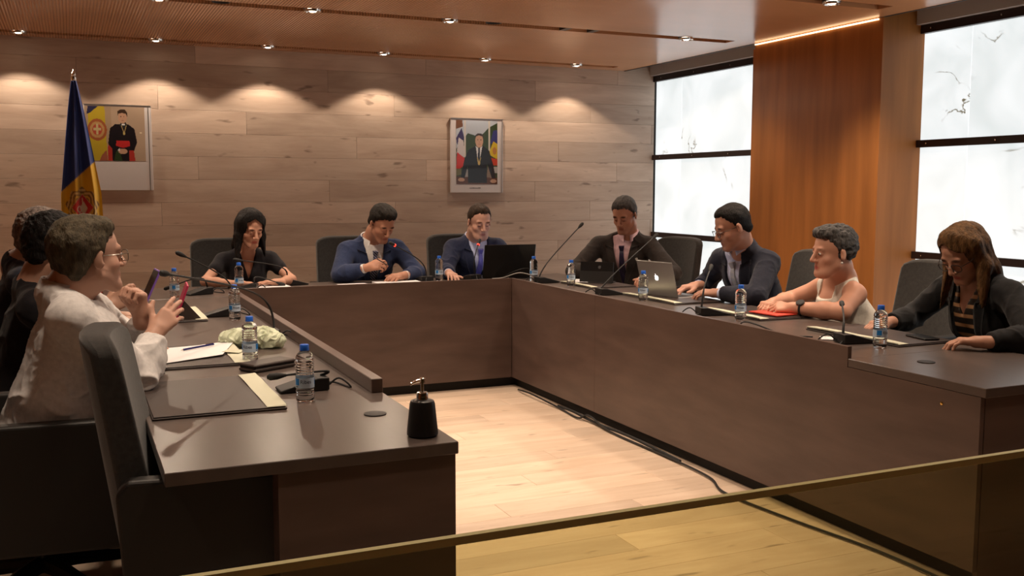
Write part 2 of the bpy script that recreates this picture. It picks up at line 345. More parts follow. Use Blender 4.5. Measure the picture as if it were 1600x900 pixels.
for x, lb in ((-.8, 'left'), (.9, 'middle'), (2.6, 'right')): downlight(x, 1.665, 'down', 'dimmed ceiling spotlight of the fifth channel, %s one, above the picture' % lb, k=.32)  # unseen lamps added for ambient light and to brighten the glass edge
for x, y, s_ in ((.93, 6.56, .8), (2.80, 6.565, .75)):
    t = thing('round_speaker', 'dark round unlit fitting in the second channel, %s' % ('near the left' if x < 2 else 'beside the bright middle spotlight'), 'ceiling fitting', (x, y, ZC))
    MB().lathe([(.055, .05), (.058, .006), (.05, .006), (.045, .04), (.001, .04)], 20).build('lamp_housing', 'grey_trim', t, True)

# ------------------------------------------------------------------ desks
ZT = .75
def grommet(parent, x, y): MB().lathe([(.035, 0), (.035, .003), (.030, .004), (.001, .004)], 24, c=(x, y, ZT)).build('cable_grommet', 'black', parent, True)
dl = thing('council_desk', 'left wing of the dark wood council desk, nearest the camera', 'desk')
box('tabletop', 'desk_top', .19, .965, 2.51, 6.528, ZT-.035, ZT, dl, .002); box('raised_edge', 'desk', .925, .965, 3.235, 6.528, ZT, .80, dl, .002)
box('front_panel', 'desk', .94, .963, 2.53, 6.528, .07, ZT-.037, dl); box('end_panel', 'desk', .47, .94, 2.53, 2.555, .0, ZT-.037, dl); box('inner_panel', 'desk', .47, .49, 2.555, 6.5, .0, ZT-.037, dl)
box('plinth', 'plinth', .88, .93, 2.6, 6.528, 0, .07, dl); grommet(dl, .847, 2.927)
db = thing('council_desk', 'middle section of the dark desk parallel to the plank wall', 'desk')
box('tabletop', 'desk_top', .19, 3.7, 6.55, 7.3, ZT-.035, ZT, db, .002); box('front_panel', 'desk', .968, 2.928, 6.53, 6.55, .07, .80, db, .001)
box('plinth', 'plinth', .9, 3.0, 6.58, 6.62, 0, .07, db); box('inner_panel', 'desk', .3, 3.65, 7.0, 7.02, .0, ZT-.037, db)
dr = thing('council_desk', 'long right wing of the dark desk below the lit panels', 'desk')
box('tabletop', 'desk_top', 2.951, 3.7, 3.12, 6.548, ZT-.035, ZT, dr, .001); box('tabletop', 'desk_top', 2.93, 3.7, 2.44, 3.119, ZT-.035, ZT, dr, .002)
yseam = 5.28
MB().prism([(2.46, .07), (yseam-.001, .07), (yseam-.001, .80), (3.121, .80), (3.121, .714), (2.46, .714)], 2.93, 2.95, Matrix(((0, 0, 1, 0), (1, 0, 0, 0), (0, 1, 0, 0), (0, 0, 0, 1)))).build('front_panel', 'desk', dr); box('front_panel', 'desk', 2.93, 2.95, yseam+.001, 6.548, .07, .80, dr, .001)
box('end_panel', 'desk', 2.955, 3.68, 2.46, 2.48, 0, ZT-.037, dr)
box('plinth', 'plinth', 2.98, 3.02, 2.5, 6.6, 0, .07, dr); grommet(dr, 3.161, 2.925)
MB().lathe([(.007, 0), (.007, .003), (.001, .004)], 10, mtx=Matrix.Translation((2.932, 2.63, .66)) @ Matrix.Rotation(-math.pi/2, 4, 'Y')).build('screw', 'brass', dr)
cb = MB().tube(smooth_path([(2.90, 6.35, .012), (2.885, 6.1, .03), (2.90, 5.7, .012), (2.88, 5.4, .012), (2.905, 5.3, .045), (2.89, 5.0, .012), (2.895, 4.4, .012), (2.88, 4.0, .012), (2.80, 3.75, .01), (2.84, 3.3, .01), (2.90, 2.9, .01), (2.905, 2.5, .012)]), .006).build('floor_cable', 'cable')
tag(cb, 'black cable trailing on the floor along the right desk', 'cable')
cb = MB().tube(smooth_path([(2.92, 5.75, .012), (2.9, 5.5, .03), (2.91, 5.2, .015), (2.9, 4.8, .03), (2.91, 4.3, .012)]), .009).build('floor_cable', 'cable')
tag(cb, 'thicker black cable bundle pressed against the foot of the right desk', 'cable')

# glass barrier
gb = thing('glass_barrier', 'tinted glass barrier with a polished edge in the foreground', 'glass barrier', (0, 1.3, 0))
box('glass_pane', 'glass', -1.2, 2.6, -.005, .005, 0, .935, gb); box('polished_edge', 'glass_edge', -1.2, 2.6, -.006, .006, .936, .948, gb)
for x in (-1.0, .4, 2.2): box('floor_clamp', 'chrome', x-.05, x+.05, -.03, .03, 0, .1, gb, .004)

# ------------------------------------------------------------------ chairs
def make_chair(label):
    """faces +X, origin on the floor under the seat"""
    t = thing('conference_chair', label, 'chair')
    MB().box(-.25, .27, -.25, .25, .36, .48, .03).build('seat', 'chair_fabric', t, True)
    # backrest: curved, leaning back, rounded top
    v = []; f = []; nz, ny = 12, 10
    for side in (0, 1):
        for i in range(nz+1):
            for j in range(ny+1):
                s = i/nz; u = j/ny*2-1; z = .44+.62*s; wd = .255-.012*s; 
                e = max(0, s-.90)/.10; hw = wd*(1-.05*e*e)
                zz_ = z-.03*(abs(u)**6)*e
                x = -.235-.115*s+.035*u*u+(-.105 if side else 0)*(1-.25*s)*(1-.15*abs(u)**8)
                v.append((x, u*hw, zz_))
    W_ = ny+1; n0 = (nz+1)*W_
    for i in range(nz):
        for j in range(ny):
            a = i*W_+j; f.append((a, a+1, a+W_+1, a+W_)); b_ = n0+a; f.append((b_, b_+W_, b_+W_+1, b_+1))
    for i in range(nz):
        for j in (0, ny):
            a = i*W_+j; q_ = (a, a+W_, n0+a+W_, n0+a); f.append(q_ if j == 0 else q_[::-1])
    for j in range(ny):
        a = j; f.append((a, n0+a, n0+a+1, a+1)); a = nz*W_+j; f.append((a, a+1, n0+a+1, n0+a))
    mb = MB(); mb.v = v; mb.f = f; o = mb.build('backrest', 'chair_fabric', t, True)
    bv = o.modifiers.new('bevel', 'BEVEL'); bv.width = .016; bv.segments = 3; bv.limit_method = 'ANGLE'; bv.angle_limit = math.radians(50)
    for s in (-1, 1):
        y0, y1 = (.255, .315) if s > 0 else (-.315, -.255)
        a = MB().prism([(-.31, .27), (.27, .25), (.29, .30), (.29, .64), (.25, .69), (-.30, .70), (-.33, .665)], y0, y1, Matrix(((1, 0, 0, 0), (0, 0, 1, 0), (0, 1, 0, 0), (0, 0, 0, 1)))).build('armrest', 'chair_leather', t)
        bv = a.modifiers.new('bevel', 'BEVEL'); bv.width = .012; bv.segments = 3
        a.data.flip_normals()
    MB().lathe([(.028, .10), (.028, .30), (.06, .34), (.08, .36)], 16).build('column', 'black', t, True)
    for k in range(5):
        a = 2*math.pi*k/5+.3; l = MB().tube([(0, 0, .13), (.12*math.cos(a), .12*math.sin(a), .12), (.31*math.cos(a), .31*math.sin(a), .085)], [.032, .028, .018], 8).build('leg', 'black', t, True)
        MB().lathe([(.028, -.012), (.028, .012)], 14, mtx=Matrix.Translation((.31*math.cos(a), .31*math.sin(a), .03)) @ Matrix.Rotation(a, 4, 'Z') @ Matrix.Rotation(math.pi/2, 4, 'X')).build('caster', 'rubber', l, True)
    return t
CH = [(.44, 2.93, -6, 'empty dark grey chair pushed in at the near end of the left desk'),
      (-.13, 3.76, 0, 'grey chair under the man in the white shirt'),
      (-.28, 4.75, 4, 'chair behind the dark haired person on the left, its rounded back showing'),
      (-.36, 5.45, 6, 'chair of the curly grey haired person at the far left'),
      (1.10, 7.62, -88, 'black chair behind the black haired woman'),
      (2.07, 7.62, -90, 'black chair behind the man holding a pen'),
      (3.02, 7.62, -90, 'black chair behind the man at the black laptop'),
      (4.20, 6.72, 190, 'black chair behind the man in the dark brown suit'),
      (4.06, 5.0, 176, 'black chair behind the man with glasses typing'),
      (4.02, 3.98, 180, 'black chair behind the woman in the white sleeveless top'),
      (4.12, 3.12, 172, 'chair behind the woman in the black blazer at the right edge')]
ch0 = make_chair(CH[0][3])
for i, (x, y, a, lb) in enumerate(CH):
    o = ch0 if i == 0 else copy_tree(ch0)
    o.location = (x, y, 0); o.rotation_euler = (0, 0, math.radians(a)); tag(o, lb, 'chair', 'conference chairs round the desk')

# ------------------------------------------------------------------ SDF modelling
def smin(a, b, k):
    if k <= 0: return np.minimum(a, b)
    h = np.maximum(k-np.abs(a-b), 0)/k; return np.minimum(a, b)-h*h*k*.25
def cap(a, b, ra, rb=None, k=.02): return ('c', np.array(a, float), np.array(b, float), ra, ra if rb is None else rb, k)
def ell(c, r, ax=None, k=.02): return ('e', np.array(c, float), np.array(r, float), np.eye(3) if ax is None else np.array(ax, float), k)
def sd(p, P):
    if p[0] == 'c':
        a, b, ra, rb = p[1:5]; ab = b-a; L2 = max(ab.dot(ab), 1e-9); d = P-a
        t = np.clip((d @ ab)/L2, 0, 1); q = d-t[..., None]*ab
        return np.sqrt((q*q).sum(-1))-(ra+(rb-ra)*t)
    c, r, ax = p[1:4]; q = (P-c) @ ax.T; k0 = np.sqrt(((q/r)**2).sum(-1)); k1 = np.sqrt(((q/(r*r))**2).sum(-1))+1e-9
    return k0*(k0-1)/k1
def bb(p):
    if p[0] == 'c': a, b, ra, rb = p[1:5]; m = max(ra, rb); return np.minimum(a, b)-m, np.maximum(a, b)+m
    c, r, ax = p[1:4]; e = np.abs(ax.T) @ r; return c-e, c+e
class Grid:
    def __init__(s, prims, h, pad=.03):
        s.h = h; B = [bb(p) for p in prims]; s.lo = np.min([b[0] for b in B], 0)-pad; hi = np.max([b[1] for b in B], 0)+pad
        s.n = np.ceil((hi-s.lo)/h).astype(int)+1; s.F = np.full(s.n, .5, np.float32)
        for p in prims: s.add(p)
    def region(s, lo, hi, m):
        i0 = np.clip(np.floor((lo-m-s.lo)/s.h).astype(int), 0, s.n); i1 = np.clip(np.ceil((hi+m-s.lo)/s.h).astype(int)+1, 0, s.n)
        if (i1 <= i0).any(): return None, None
        ax = [s.lo[k]+s.h*np.arange(i0[k], i1[k]) for k in range(3)]
        return tuple(slice(a, b) for a, b in zip(i0, i1)), np.stack(np.meshgrid(*ax, indexing='ij'), -1)
    def add(s, p, grow=0):
        k = p[-1]; lo, hi = bb(p); sl, P = s.region(lo, hi, k+.03)
        if sl: s.F[sl] = smin(s.F[sl], sd(p, P).astype(np.float32), k)
    def cut(s, p, k=.005):
        lo, hi = bb(p); sl, P = s.region(lo, hi, k+.02)
        if sl: s.F[sl] = -smin(-s.F[sl], sd(p, P).astype(np.float32), k)
    def cutf(s, fn, lo=None, hi=None):
        sl, P = s.region(s.lo if lo is None else lo, s.lo+s.n*s.h if hi is None else hi, 0)
        if sl: s.F[sl] = np.maximum(s.F[sl], fn(P))
    def mesh(s):
        G = s.F; n = np.array(G.shape); I = G < 0
        c = [I[a:n[0]-1+a, b:n[1]-1+b, d:n[2]-1+d] for a in (0, 1) for b in (0, 1) for d in (0, 1)]
        cnt = sum(x.astype(np.int8) for x in c); act = (cnt > 0) & (cnt < 8); idx = np.argwhere(act)
        vid = np.full(act.shape, -1, np.int32); vid[act] = np.arange(len(idx))
        acc = np.zeros((len(idx), 3)); num = np.zeros(len(idx))
        for d in range(3):
            o1, o2 = [(1, 2), (0, 2), (0, 1)][d]
            for a in (0, 1):
                for b in (0, 1):
                    p0 = idx.copy(); p0[:, o1] += a; p0[:, o2] += b; p1 = p0.copy(); p1[:, d] += 1
                    f0 = G[tuple(p0.T)]; f1 = G[tuple(p1.T)]; m = (f0 < 0) != (f1 < 0)
                    t = np.where(m, f0/np.where(m, f0-f1, 1), 0); q = p0.astype(float); q[:, d] += t
                    acc[m] += q[m]; num[m] += 1
        co_ = s.lo+s.h*acc/num[:, None]; Q = []
        for d in range(3):
            o1, o2 = [(1, 2), (2, 0), (0, 1)][d]
            sl0 = [slice(None)]*3; sl1 = [slice(None)]*3; sl0[d] = slice(0, n[d]-1); sl1[d] = slice(1, n[d])
            A = I[tuple(sl0)]; B = I[tuple(sl1)]; E_ = np.argwhere(A != B)
            E_ = E_[(E_[:, o1] > 0) & (E_[:, o2] > 0) & (E_[:, o1] < n[o1]-1) & (E_[:, o2] < n[o2]-1)]
            ins = A[tuple(E_.T)]; qs = []
            for a, b in ((1, 1), (0, 1), (0, 0), (1, 0)):
                e = E_.copy(); e[:, o1] -= a; e[:, o2] -= b; qs.append(vid[tuple(e.T)])
            q = np.stack(qs, 1); q[~ins] = q[~ins][:, ::-1]; Q.append(q)
        return co_, np.concatenate(Q)
def hashn(i): 
    i = (i[..., 0]*374761393+i[..., 1]*668265263+i[..., 2]*2147483647) & 0xffffffff
    i = ((i ^ (i >> 13))*1274126177) & 0xffffffff; return ((i ^ (i >> 16)) & 0xffff)/65535.
def vnoise(P, sc=1.):
    P = P*sc; i = np.floor(P).astype(np.int64); f = P-i; f = f*f*(3-2*f); r = 0
    for a in (0, 1):
        for b in (0, 1):
            for c in (0, 1):
                w_ = (f[:, 0] if a else 1-f[:, 0])*(f[:, 1] if b else 1-f[:, 1])*(f[:, 2] if c else 1-f[:, 2])
                r = r+w_*hashn(i+np.array([a, b, c]))
    return r
def vnormals(co_, q):
    n = np.cross(co_[q[:, 2]]-co_[q[:, 0]], co_[q[:, 3]]-co_[q[:, 1]]); N_ = np.zeros_like(co_)
    for k in range(4): 
        for d in range(3): N_[:, d] += np.bincount(q[:, k], n[:, d], len(co_))
    return N_/(np.linalg.norm(N_, axis=1)[:, None]+1e-12)
def relax(co_, q, it=2, lam=.5):
    for _ in range(it):
        acc = np.zeros_like(co_); num = np.zeros(len(co_))
        for k in range(4):
            a, b = q[:, k], q[:, (k+1) % 4]
            for d in range(3): acc[:, d] += np.bincount(a, co_[b, d], len(co_))+np.bincount(b, co_[a, d], len(co_))
            num += np.bincount(a, minlength=len(co_))+np.bincount(b, minlength=len(co_))
        co_ = co_+(acc/np.maximum(num, 1)[:, None]-co_)*lam
    return co_

# ------------------------------------------------------------------ people
mat('skin', (.52, .315, .23), .5, attr='tint', bump=((180, 180, 180), .12, .001), spec=.35)
def hair_mat(name, c, grey=0):
    mat(name, c, .6, noise=((60, 60, 20), .55), bump=((220, 220, 60), 1.0, .006), spec=.22)
hair_mat('hair_black', (.006, .0045, .004)); hair_mat('hair_dark', (.010, .007, .005)); hair_mat('hair_brown', (.035, .020, .012))
hair_mat('hair_salt', (.065, .062, .060)); hair_mat('hair_greybrown', (.075, .060, .038)); hair_mat('hair_blond', (.12, .062, .024)); hair_mat('hair_grey', (.22, .18, .16))
def cloth(name, c, rough=.85, b=.35): mat(name, c, rough, noise=((70, 70, 70), .10), bump=((25, 25, 25), b, .006), sheen=.1, spec=.25)
cloth('navy', (.022, .034, .085)); cloth('navy_dark', (.020, .026, .058)); cloth('brown_suit', (.034, .027, .024)); cloth('midnight', (.012, .014, .026))
cloth('black_cloth', (.010, .009, .012)); cloth('black_blazer', (.008, .008, .009)); cloth('white_shirt', (.66, .64, .63)); cloth('blue_shirt', (.50, .54, .72)); cloth('pink_shirt', (.72, .50, .55))
cloth('white_knit', (.72, .68, .60)); cloth('trousers', (.02, .02, .024)); cloth('dark_blue', (.02, .024, .04)); mat('shoe', (.012, .011, .010), .3)
def tie_mat(name, a, b_, scale, ang=.6):
    m = mat(name, a, .45); N = m.node_tree.nodes; L = m.node_tree.links; tc = N.new('ShaderNodeTexCoord'); mp = N.new('ShaderNodeMapping'); mp.inputs['Rotation'].default_value = (0, ang, 0)
    L.new(tc.outputs['Object'], mp.inputs[0]); wv = N.new('ShaderNodeTexWave'); wv.bands_direction = 'X'; wv.inputs['Scale'].default_value = scale; L.new(mp.outputs[0], wv.inputs[0])
    r = N.new('ShaderNodeMapRange'); r.inputs[1].default_value = .6; r.inputs[2].default_value = .8; L.new(wv.outputs[1], r.inputs[0])
    mx = N.new('ShaderNodeMix'); mx.data_type = 'RGBA'; L.new(r.outputs[0], mx.inputs[0]); mx.inputs[6].default_value = (*a, 1); mx.inputs[7].default_value = (*b_, 1); L.new(mx.outputs[2], N['Principled BSDF'].inputs['Base Color'])
tie_mat('tie_navy', (.015, .02, .06), (.30, .32, .42), 22, .8); tie_mat('tie_blue', (.13, .13, .50), (.16, .16, .55), 10); tie_mat('tie_dark', (.015, .012, .04), (.03, .02, .06), 10); tie_mat('tie_grey', (.33, .36, .42), (.38, .40, .44), 18)
tie_mat('striped_top', (.02, .015, .012), (.42, .24, .12), 6.5, math.pi/2)
mat('glasses', (.02, .018, .018), .3); mat('steel', (.30, .28, .25), .3, metal=1); mat('lens', (.9, .9, .9), .03, trans=1, ior=1.02); mat('eye_white', (.7, .66, .62), .2, attr='Col')

def headframe(yaw_, pitch_, roll_=0):
    y_, p_, r_ = map(math.radians, (yaw_, pitch_, roll_))
    f = V(math.cos(y_)*math.cos(p_), math.sin(y_)*math.cos(p_), -math.sin(p_)); r = V(math.sin(y_), -math.cos(y_), 0); u = np.cross(r, f)
    r, u = math.cos(r_)*r+math.sin(r_)*u, -math.sin(r_)*r+math.cos(r_)*u
    return np.array([r, f, u])            # rows: right, forward, up
def hand(w_, d, up, side, sc=1., curl=(25, 30, 35, 40), tcurl=20, spread=1.):
    """w_ wrist, d finger direction, up back-of-hand normal, side 1 right / -1 left"""
    d = nrm(d); up = nrm(up-d*np.dot(up, d)); x = np.cross(d, up); T = -side
    def W(a, b, c): return w_+sc*(x*a*T+d*b+up*c)
    out = [cap(w_-d*.03*sc, W(0, .025, 0), .024*sc, .026*sc, .02)]
    xs = (.027, .009, -.009, -.026); Ls = ((.040, .024, .020), (.045, .028, .021), (.042, .026, .020), (.033, .020, .018)); rad = (.0092, .0094, .0088, .0078)
    for i in range(4):
        k0 = W(xs[i]*.55, .012, 0); k1 = W(xs[i], .088-(.004 if i in (0, 2) else .012 if i == 3 else 0), .002); out.append(cap(k0, k1, .0145*sc, .0125*sc, .012))
    for i in range(4):
        p = W(xs[i], .088-(.004 if i in (0, 2) else .012 if i == 3 else 0), .002); ang = 0; sp = math.radians((6, 2, -3, -9)[i]*spread)
        for j in range(3):
            ang += curl[i]*(.8, 1.0, .7)[j]; a = math.radians(ang)
            q = p+sc*Ls[i][j]*(math.cos(a)*(d*math.cos(sp)+x*T*math.sin(sp))-up*math.sin(a)); out.append(cap(p, q, (rad[i]-.0006*j)*sc, (rad[i]-.0006*(j+1))*sc, .004)); p = q
    a0 = W(.020, .022, -.006); a1 = W(.042, .050, -.014); t = math.radians(tcurl); a2 = a1+sc*.030*(x*T*math.cos(t+.6)+d*math.sin(.9)-up*.3*math.sin(t)); a3 = a2+sc*.024*nrm(x*T*math.cos(t+1.1)+d*1.0-up*.4*math.sin(t))
    out += [cap(a0, a1, .0155*sc, .0115*sc, .012), cap(a1, a2, .0108*sc, .0098*sc, .005), cap(a2, a3, .0096*sc, .0082*sc, .004)]
    return out
def ring_strip(name, c, ax, prof, th0, th1, m, parent, thick=.003, n=28, ey=1.0, origin=None, frontdrop=None):
    """collar like band round the neck; prof=[(radius,height)...]; theta 0 = back; ax rows right,fwd,up"""
    v = []; k = len(prof)
    for s_ in (0, 1):
        for i in range(n+1):
            th = math.radians(th0+(th1-th0)*i/n); e = abs(i/n*2-1)
            for j, (r, z) in enumerate(prof):
                rr = r+s_*thick; zz_ = z+(frontdrop[j]*e**4 if frontdrop else 0)
                v.append(c+ax[0]*math.sin(th)*rr-ax[1]*math.cos(th)*rr*ey+ax[2]*zz_)
    f = []; N0 = (n+1)*k
    for i in range(n):
        for j in range(k-1):
            a = i*k+j; f.append((a, a+1, a+k+1, a+k)); f.append((N0+a, N0+a+k, N0+a+k+1, N0+a+1))
        for j in (0, k-1): a = i*k+j; f.append((a, a+k, N0+a+k, N0+a))
    for i in (0, n):
        for j in range(k-1): a = i*k+j; f.append((a, N0+a, N0+a+1, a+1))
    return me_np(name, v, f, m, parent, True, origin=origin)
class Drape:
    def __init__(s, prims, O, ax): s.p = prims; s.O = O; s.ax = ax
    def field(s, P):
        d = np.full(P.shape[:-1], .5)
        for p in s.p: d = smin(d, sd(p, P), p[-1])
        return d
    def hit(s, x, z, off=0):
        x = np.asarray(x, float).ravel(); z = np.asarray(z, float).ravel(); t = np.full(len(x), .34)
        for _ in range(70):
            P = s.O+x[:, None]*s.ax[0]+t[:, None]*s.ax[1]+z[:, None]*s.ax[2]; d = s.field(P); t = t-np.clip(d, -.004, .02)*.8
        return s.O+x[:, None]*s.ax[0]+(t+off)[:, None]*s.ax[1]+z[:, None]*s.ax[2]
    def strip(s, name, L_, Rr, off, thick, m, parent, nx=5, origin=None):
        """L_ and Rr: matching polylines [(x,z)] densified"""
        def dens(p, n=14):
            p = np.array(p, float); q = np.linspace(0, len(p)-1, n); i = np.minimum(q.astype(int), len(p)-2); f = (q-i)[:, None]; return p[i]*(1-f)+p[i+1]*f
        A = dens(L_); B = dens(Rr); n = len(A); g = np.stack([A+(B-A)*j/(nx-1) for j in range(nx)], 1).reshape(-1, 2)
        P0 = s.hit(g[:, 0], g[:, 1], off); P1 = P0+s.ax[1]*thick; v = np.concatenate([P1, P0]); N0 = n*nx; f = []
        for i in range(n-1):
            for j in range(nx-1):
                a = i*nx+j; f += [(a, a+nx, a+nx+1, a+1), (N0+a, N0+a+1, N0+a+nx+1, N0+a+nx)]
            for j in (0, nx-1): a = i*nx+j; f.append((a, N0+a, N0+a+nx, a+nx))
        for i in (0, n-1):
            for j in range(nx-1): a = i*nx+j; f.append((a, a+1, N0+a+1, N0+a))
        return me_np(name, v, f, m, parent, True, origin=origin)

def person(label, d):
    pel, neck, hc = V(*d['pelvis']), V(*d['neck']), V(*d['head']); s = d.get('s', 1.06); hs = d.get('hs', 1.1); fem = d.get('fem', False)
    H = headframe(*d['look']); base = V(pel[0], pel[1], 0)
    root = thing('person', label, 'person', tuple(base))
    shR, shL = V(*d['sh'][0]), V(*d['sh'][1]); elR, elL = V(*d['el'][0]), V(*d['el'][1]); wrR, wrL = V(*d['wr'][0]), V(*d['wr'][1])
    up = nrm(neck-pel); rt = nrm(shR-shL); rt = nrm(rt-up*rt.dot(up)); fw = np.cross(up, rt); AX = np.array([rt, fw, up])
    mid = (shR+shL)/2; O = mid-up*.13*s
    L = lambda x, y, z: hc+hs*(H[0]*x+H[1]*y+H[2]*z)
    # ---- torso and arms
    fk = .86 if fem else 1.
    def torso(g, arms=True, sleeve=1.):
        p = [ell(O+fw*.0, (.150*s*fk+g, .105*s+g, .175*s+g), AX, .05), ell(O*.5+pel*.5+fw*.02, (.145*s*fk+g+d.get('belly', 0), .115*s+g+d.get('belly', 0), .17*s+g), AX, .06),
             ell(pel+up*.03, (.175*s+g, .13*s+g, .12*s+g), AX, .06),
             cap(neck-up*.028, mid*.12+shR*.88-up*.010, .052*s+g*.6, .041*s+g*.6, .05), cap(neck-up*.028, mid*.12+shL*.88-up*.010, .052*s+g*.6, .041*s+g*.6, .05),
             ell(O+up*.05+fw*.03, (.13*s*fk+g, .085*s+g, .09*s+g), AX, .04)]
        if fem: p += [ell(O+fw*.080+rt*q_*.065+up*-.015, (.055+g, .048+g, .055+g), AX, .03) for q_ in (-1, 1)]
        if arms:
            for a, b, c in ((shR, elR, wrR), (shL, elL, wrL)):
                p += arm(a, b, c, g, sleeve)
        return p
    af = .88 if fem else 1.
    af *= d.get('af', 1)
    def arm(a, b, c, g, sl=1.):
        a = a*.94+mid*.06-up*.012*s; r = [cap(a, b, .046*s*af+g, .040*s*af+g, .05)]
        if sl >= 1: r += [cap(b, b+(c-b)*.35, .039*s*af+g, .039*s*af+g, .02), cap(b+(c-b)*.35, b+(c-b)*(1 if g == 0 else .93), .039*s*af+g, (.0265*s*af+g*.8), .02)]
        elif sl > 0: r = [cap(a, a+(b-a)*sl, .048*s*af+g, (.050-.010*sl)*s*af+g, .05)]
        return r
    # ---- head
    W = d.get('hw', 1.)
    nb = d.get('neck_r', .050 if fem else .058)
    hp = [ell(L(0, -.012, .034), np.array([.076*W, .096, .088])*hs, H, .02), ell(L(0, .022, -.045), np.array([.058*W, .066, .068])*hs, H, .03),
          cap(L(-.014, .070, -.100), L(.014, .070, -.100), .019*hs, None, .025), cap(L(-.05*W, .005, -.06), L(-.018, .062, -.098), .02*hs, .018*hs, .02), cap(L(.05*W, .005, -.06), L(.018, .062, -.098), .02*hs, .018*hs, .02),
          ell(L(-.040*W, .046, -.030), np.array([.022, .026, .02])*hs, H, .02), ell(L(.040*W, .046, -.030), np.array([.022, .026, .02])*hs, H, .02),
          cap(L(-.036, .072, .020), L(.036, .072, .020), .014*hs, None, .012),
          cap(L(0, .085, .012), L(0, .107, -.030), .0075*hs, .0115*hs, .010), ell(L(-.012, .097, -.035), np.array([.009, .011, .008])*hs, H, .005), ell(L(.012, .097, -.035), np.array([.009, .011, .008])*hs, H, .005),
          cap(L(-.018, .080, -.0625), L(.018, .080, -.0625), .0072*hs, None, .006), cap(L(-.015, .080, -.0735), L(.015, .080, -.0735), .0078*hs, None, .006)]
    for q_ in (-1, 1):
        e = Matrix.Rotation(q_*-.35, 3, 'Z'); hx = np.array([H[0]*math.cos(.35)-q_*-1*H[1]*math.sin(.35)*-1, H[1]*math.cos(.35)+q_*H[0]*math.sin(.35)*1, H[2]])
        hp.append(ell(L(q_*.081*W, -.010, -.006), np.array([.0075, .019, .031])*hs, hx, .006))
    hp += [cap(neck-up*.05, neck*.4+L(0, -.028, -.055)*.6, (nb+.004)*s, nb*s, .04), cap(neck*.4+L(0, -.028, -.055)*.6, L(0, -.02, -.05), nb*s, nb*.98*s, .03)]
    if not fem: hp.append(cap(neck*.3+L(0, .0, -.08)*.7, neck*.5+L(0, .0, -.08)*.5, .045*s, .045*s, .03))
    hands = []
    for k, (wr, side) in enumerate(((wrR, 1), (wrL, -1))):
        hd = d['hand'][k]; hands += hand(wr, V(*hd[0]), V(*hd[1]), side, (.95 if fem else 1.04)*s*d.get('hsc', 1), *hd[2:])
    body = torso(0 if d.get('bare', 0) else -.004)+hp+hands
    if d.get('jaw'): body.append(cap(L(-.03, .05, -.095), L(.03, .05, -.095), .022*hs, None, .03))
    g = Grid(body, d.get('vox', .0050))
    for q_ in (-1, 1): g.cut(ell(L(q_*.031, .098, .001), np.array([.017, .015, .0105])*hs, H), .010); g.cut(ell(L(q_*.088*W, .004, -.004), np.array([.006, .008, .016])*hs, H), .004)
    for q_ in (-1, 1): g.add(ell(L(q_*.031, .0735, .001), np.array([.0145, .0145, .0125])*hs, H, .003))
    g.cut(cap(L(-.016, .092, -.068), L(.016, .092, -.068), .0018*hs), .003)
    co_, qd = g.mesh(); co_ = relax(co_, qd, 1, .35)
    # tint
    loc = ((co_-hc) @ H.T)/hs; T = np.ones((len(co_), 3))*np.array(d.get('tone', (1, 1, 1)))
    def mask(c, r): return np.clip(1.6-1.6*np.sqrt((((loc-np.array(c))/np.array(r))**2).sum(1)), 0, 1)[:, None]
    def paint(mk, c): nonlocal T; T = T*(1-mk)+np.array(c)*np.array(d.get('tone', (1, 1, 1)))*mk
    paint(np.clip(mask((0, .086, -.068), (.028, .024, .0135)), 0, .9), (.66, .36, .38) if not fem else (.78, .26, .32))
    for q_ in (-1, 1):
        if loc[:, 1].max() > .05:
            paint(np.clip(mask((q_*.032, .084, .0225), (.023, .026, .0085))*1.3, 0, 1), d.get('brow', (.12, .09, .08)))
            paint(np.clip(mask((q_*.031, .088, -.0065), (.017, .016, .0048))*1.2, 0, 1), (.16, .10, .09))
            paint(mask((q_*.05, .05, -.03), (.03, .03, .02))*.25, (1.05, .75, .72))
    if d.get('beard'): 
        mk = mask((0, .05, -.085), (.075, .07, .045)); paint(mk*d['beard'], (.42, .40, .42))
    bo = me_np('body', co_, qd, 'skin', root, True, T, base)
    if d.get('eyes') == 'open':
        for q_ in (-1, 1):
            m_ = MB(); c = L(q_*.031, .0765, .001); r_ = .0128*hs
            rings = [(0, 1)]+[(math.sin(t), math.cos(t)) for t in np.linspace(.12, 1.5, 9)]
            n_ = 16; v = []; cols = []
            for i, (a, b) in enumerate(rings[1:]):
                for k in range(n_):
                    th = 2*math.pi*k/n_; v.append(c-base+r_*(H[0]*a*math.cos(th)+H[2]*a*math.sin(th)*.62+H[1]*b)); cols.append((.01, .01, .01) if i < 1 else (.10, .05, .02) if i < 4 else (.7, .66, .62))
            f = [tuple(range(n_-1, -1, -1))]+[(i*n_+k, i*n_+(k+1) % n_, (i+1)*n_+(k+1) % n_, (i+1)*n_+k) for i in range(len(rings)-2) for k in range(n_)]
            m_.v = v; m_.f = f; o = m_.build('eye', 'eye_white', root, True); a = o.data.color_attributes.new('Col', 'FLOAT_COLOR', 'POINT'); a.data.foreach_set('color', [x for c_ in cols for x in (*c_, 1)])
    # ---- hair
    hr = d['hair']; hm, style = hr[0], hr[1]; t = hr[2] if len(hr) > 2 else .010
    hh = [ell(L(0, -.014, .036), (np.array([.077*W, .098, .090])+t)*hs, H, .02)]
    if style == 'short': hh += [ell(L(0, .028, .086), np.array([.052, .046, .028+t*.5])*hs, H, .02), cap(L(-.03, -.070, -.03), L(.03, -.070, -.03), .030*hs, None, .03)]
    if style == 'quiff': hh += [ell(L(.0, .050, .094), np.array([.056, .040, .032])*hs, H, .02), ell(L(.0, .02, .115), np.array([.06, .06, .025])*hs, H, .02), cap(L(-.03, -.075, -.03), L(.03, -.075, -.03), .035*hs, None, .03)]
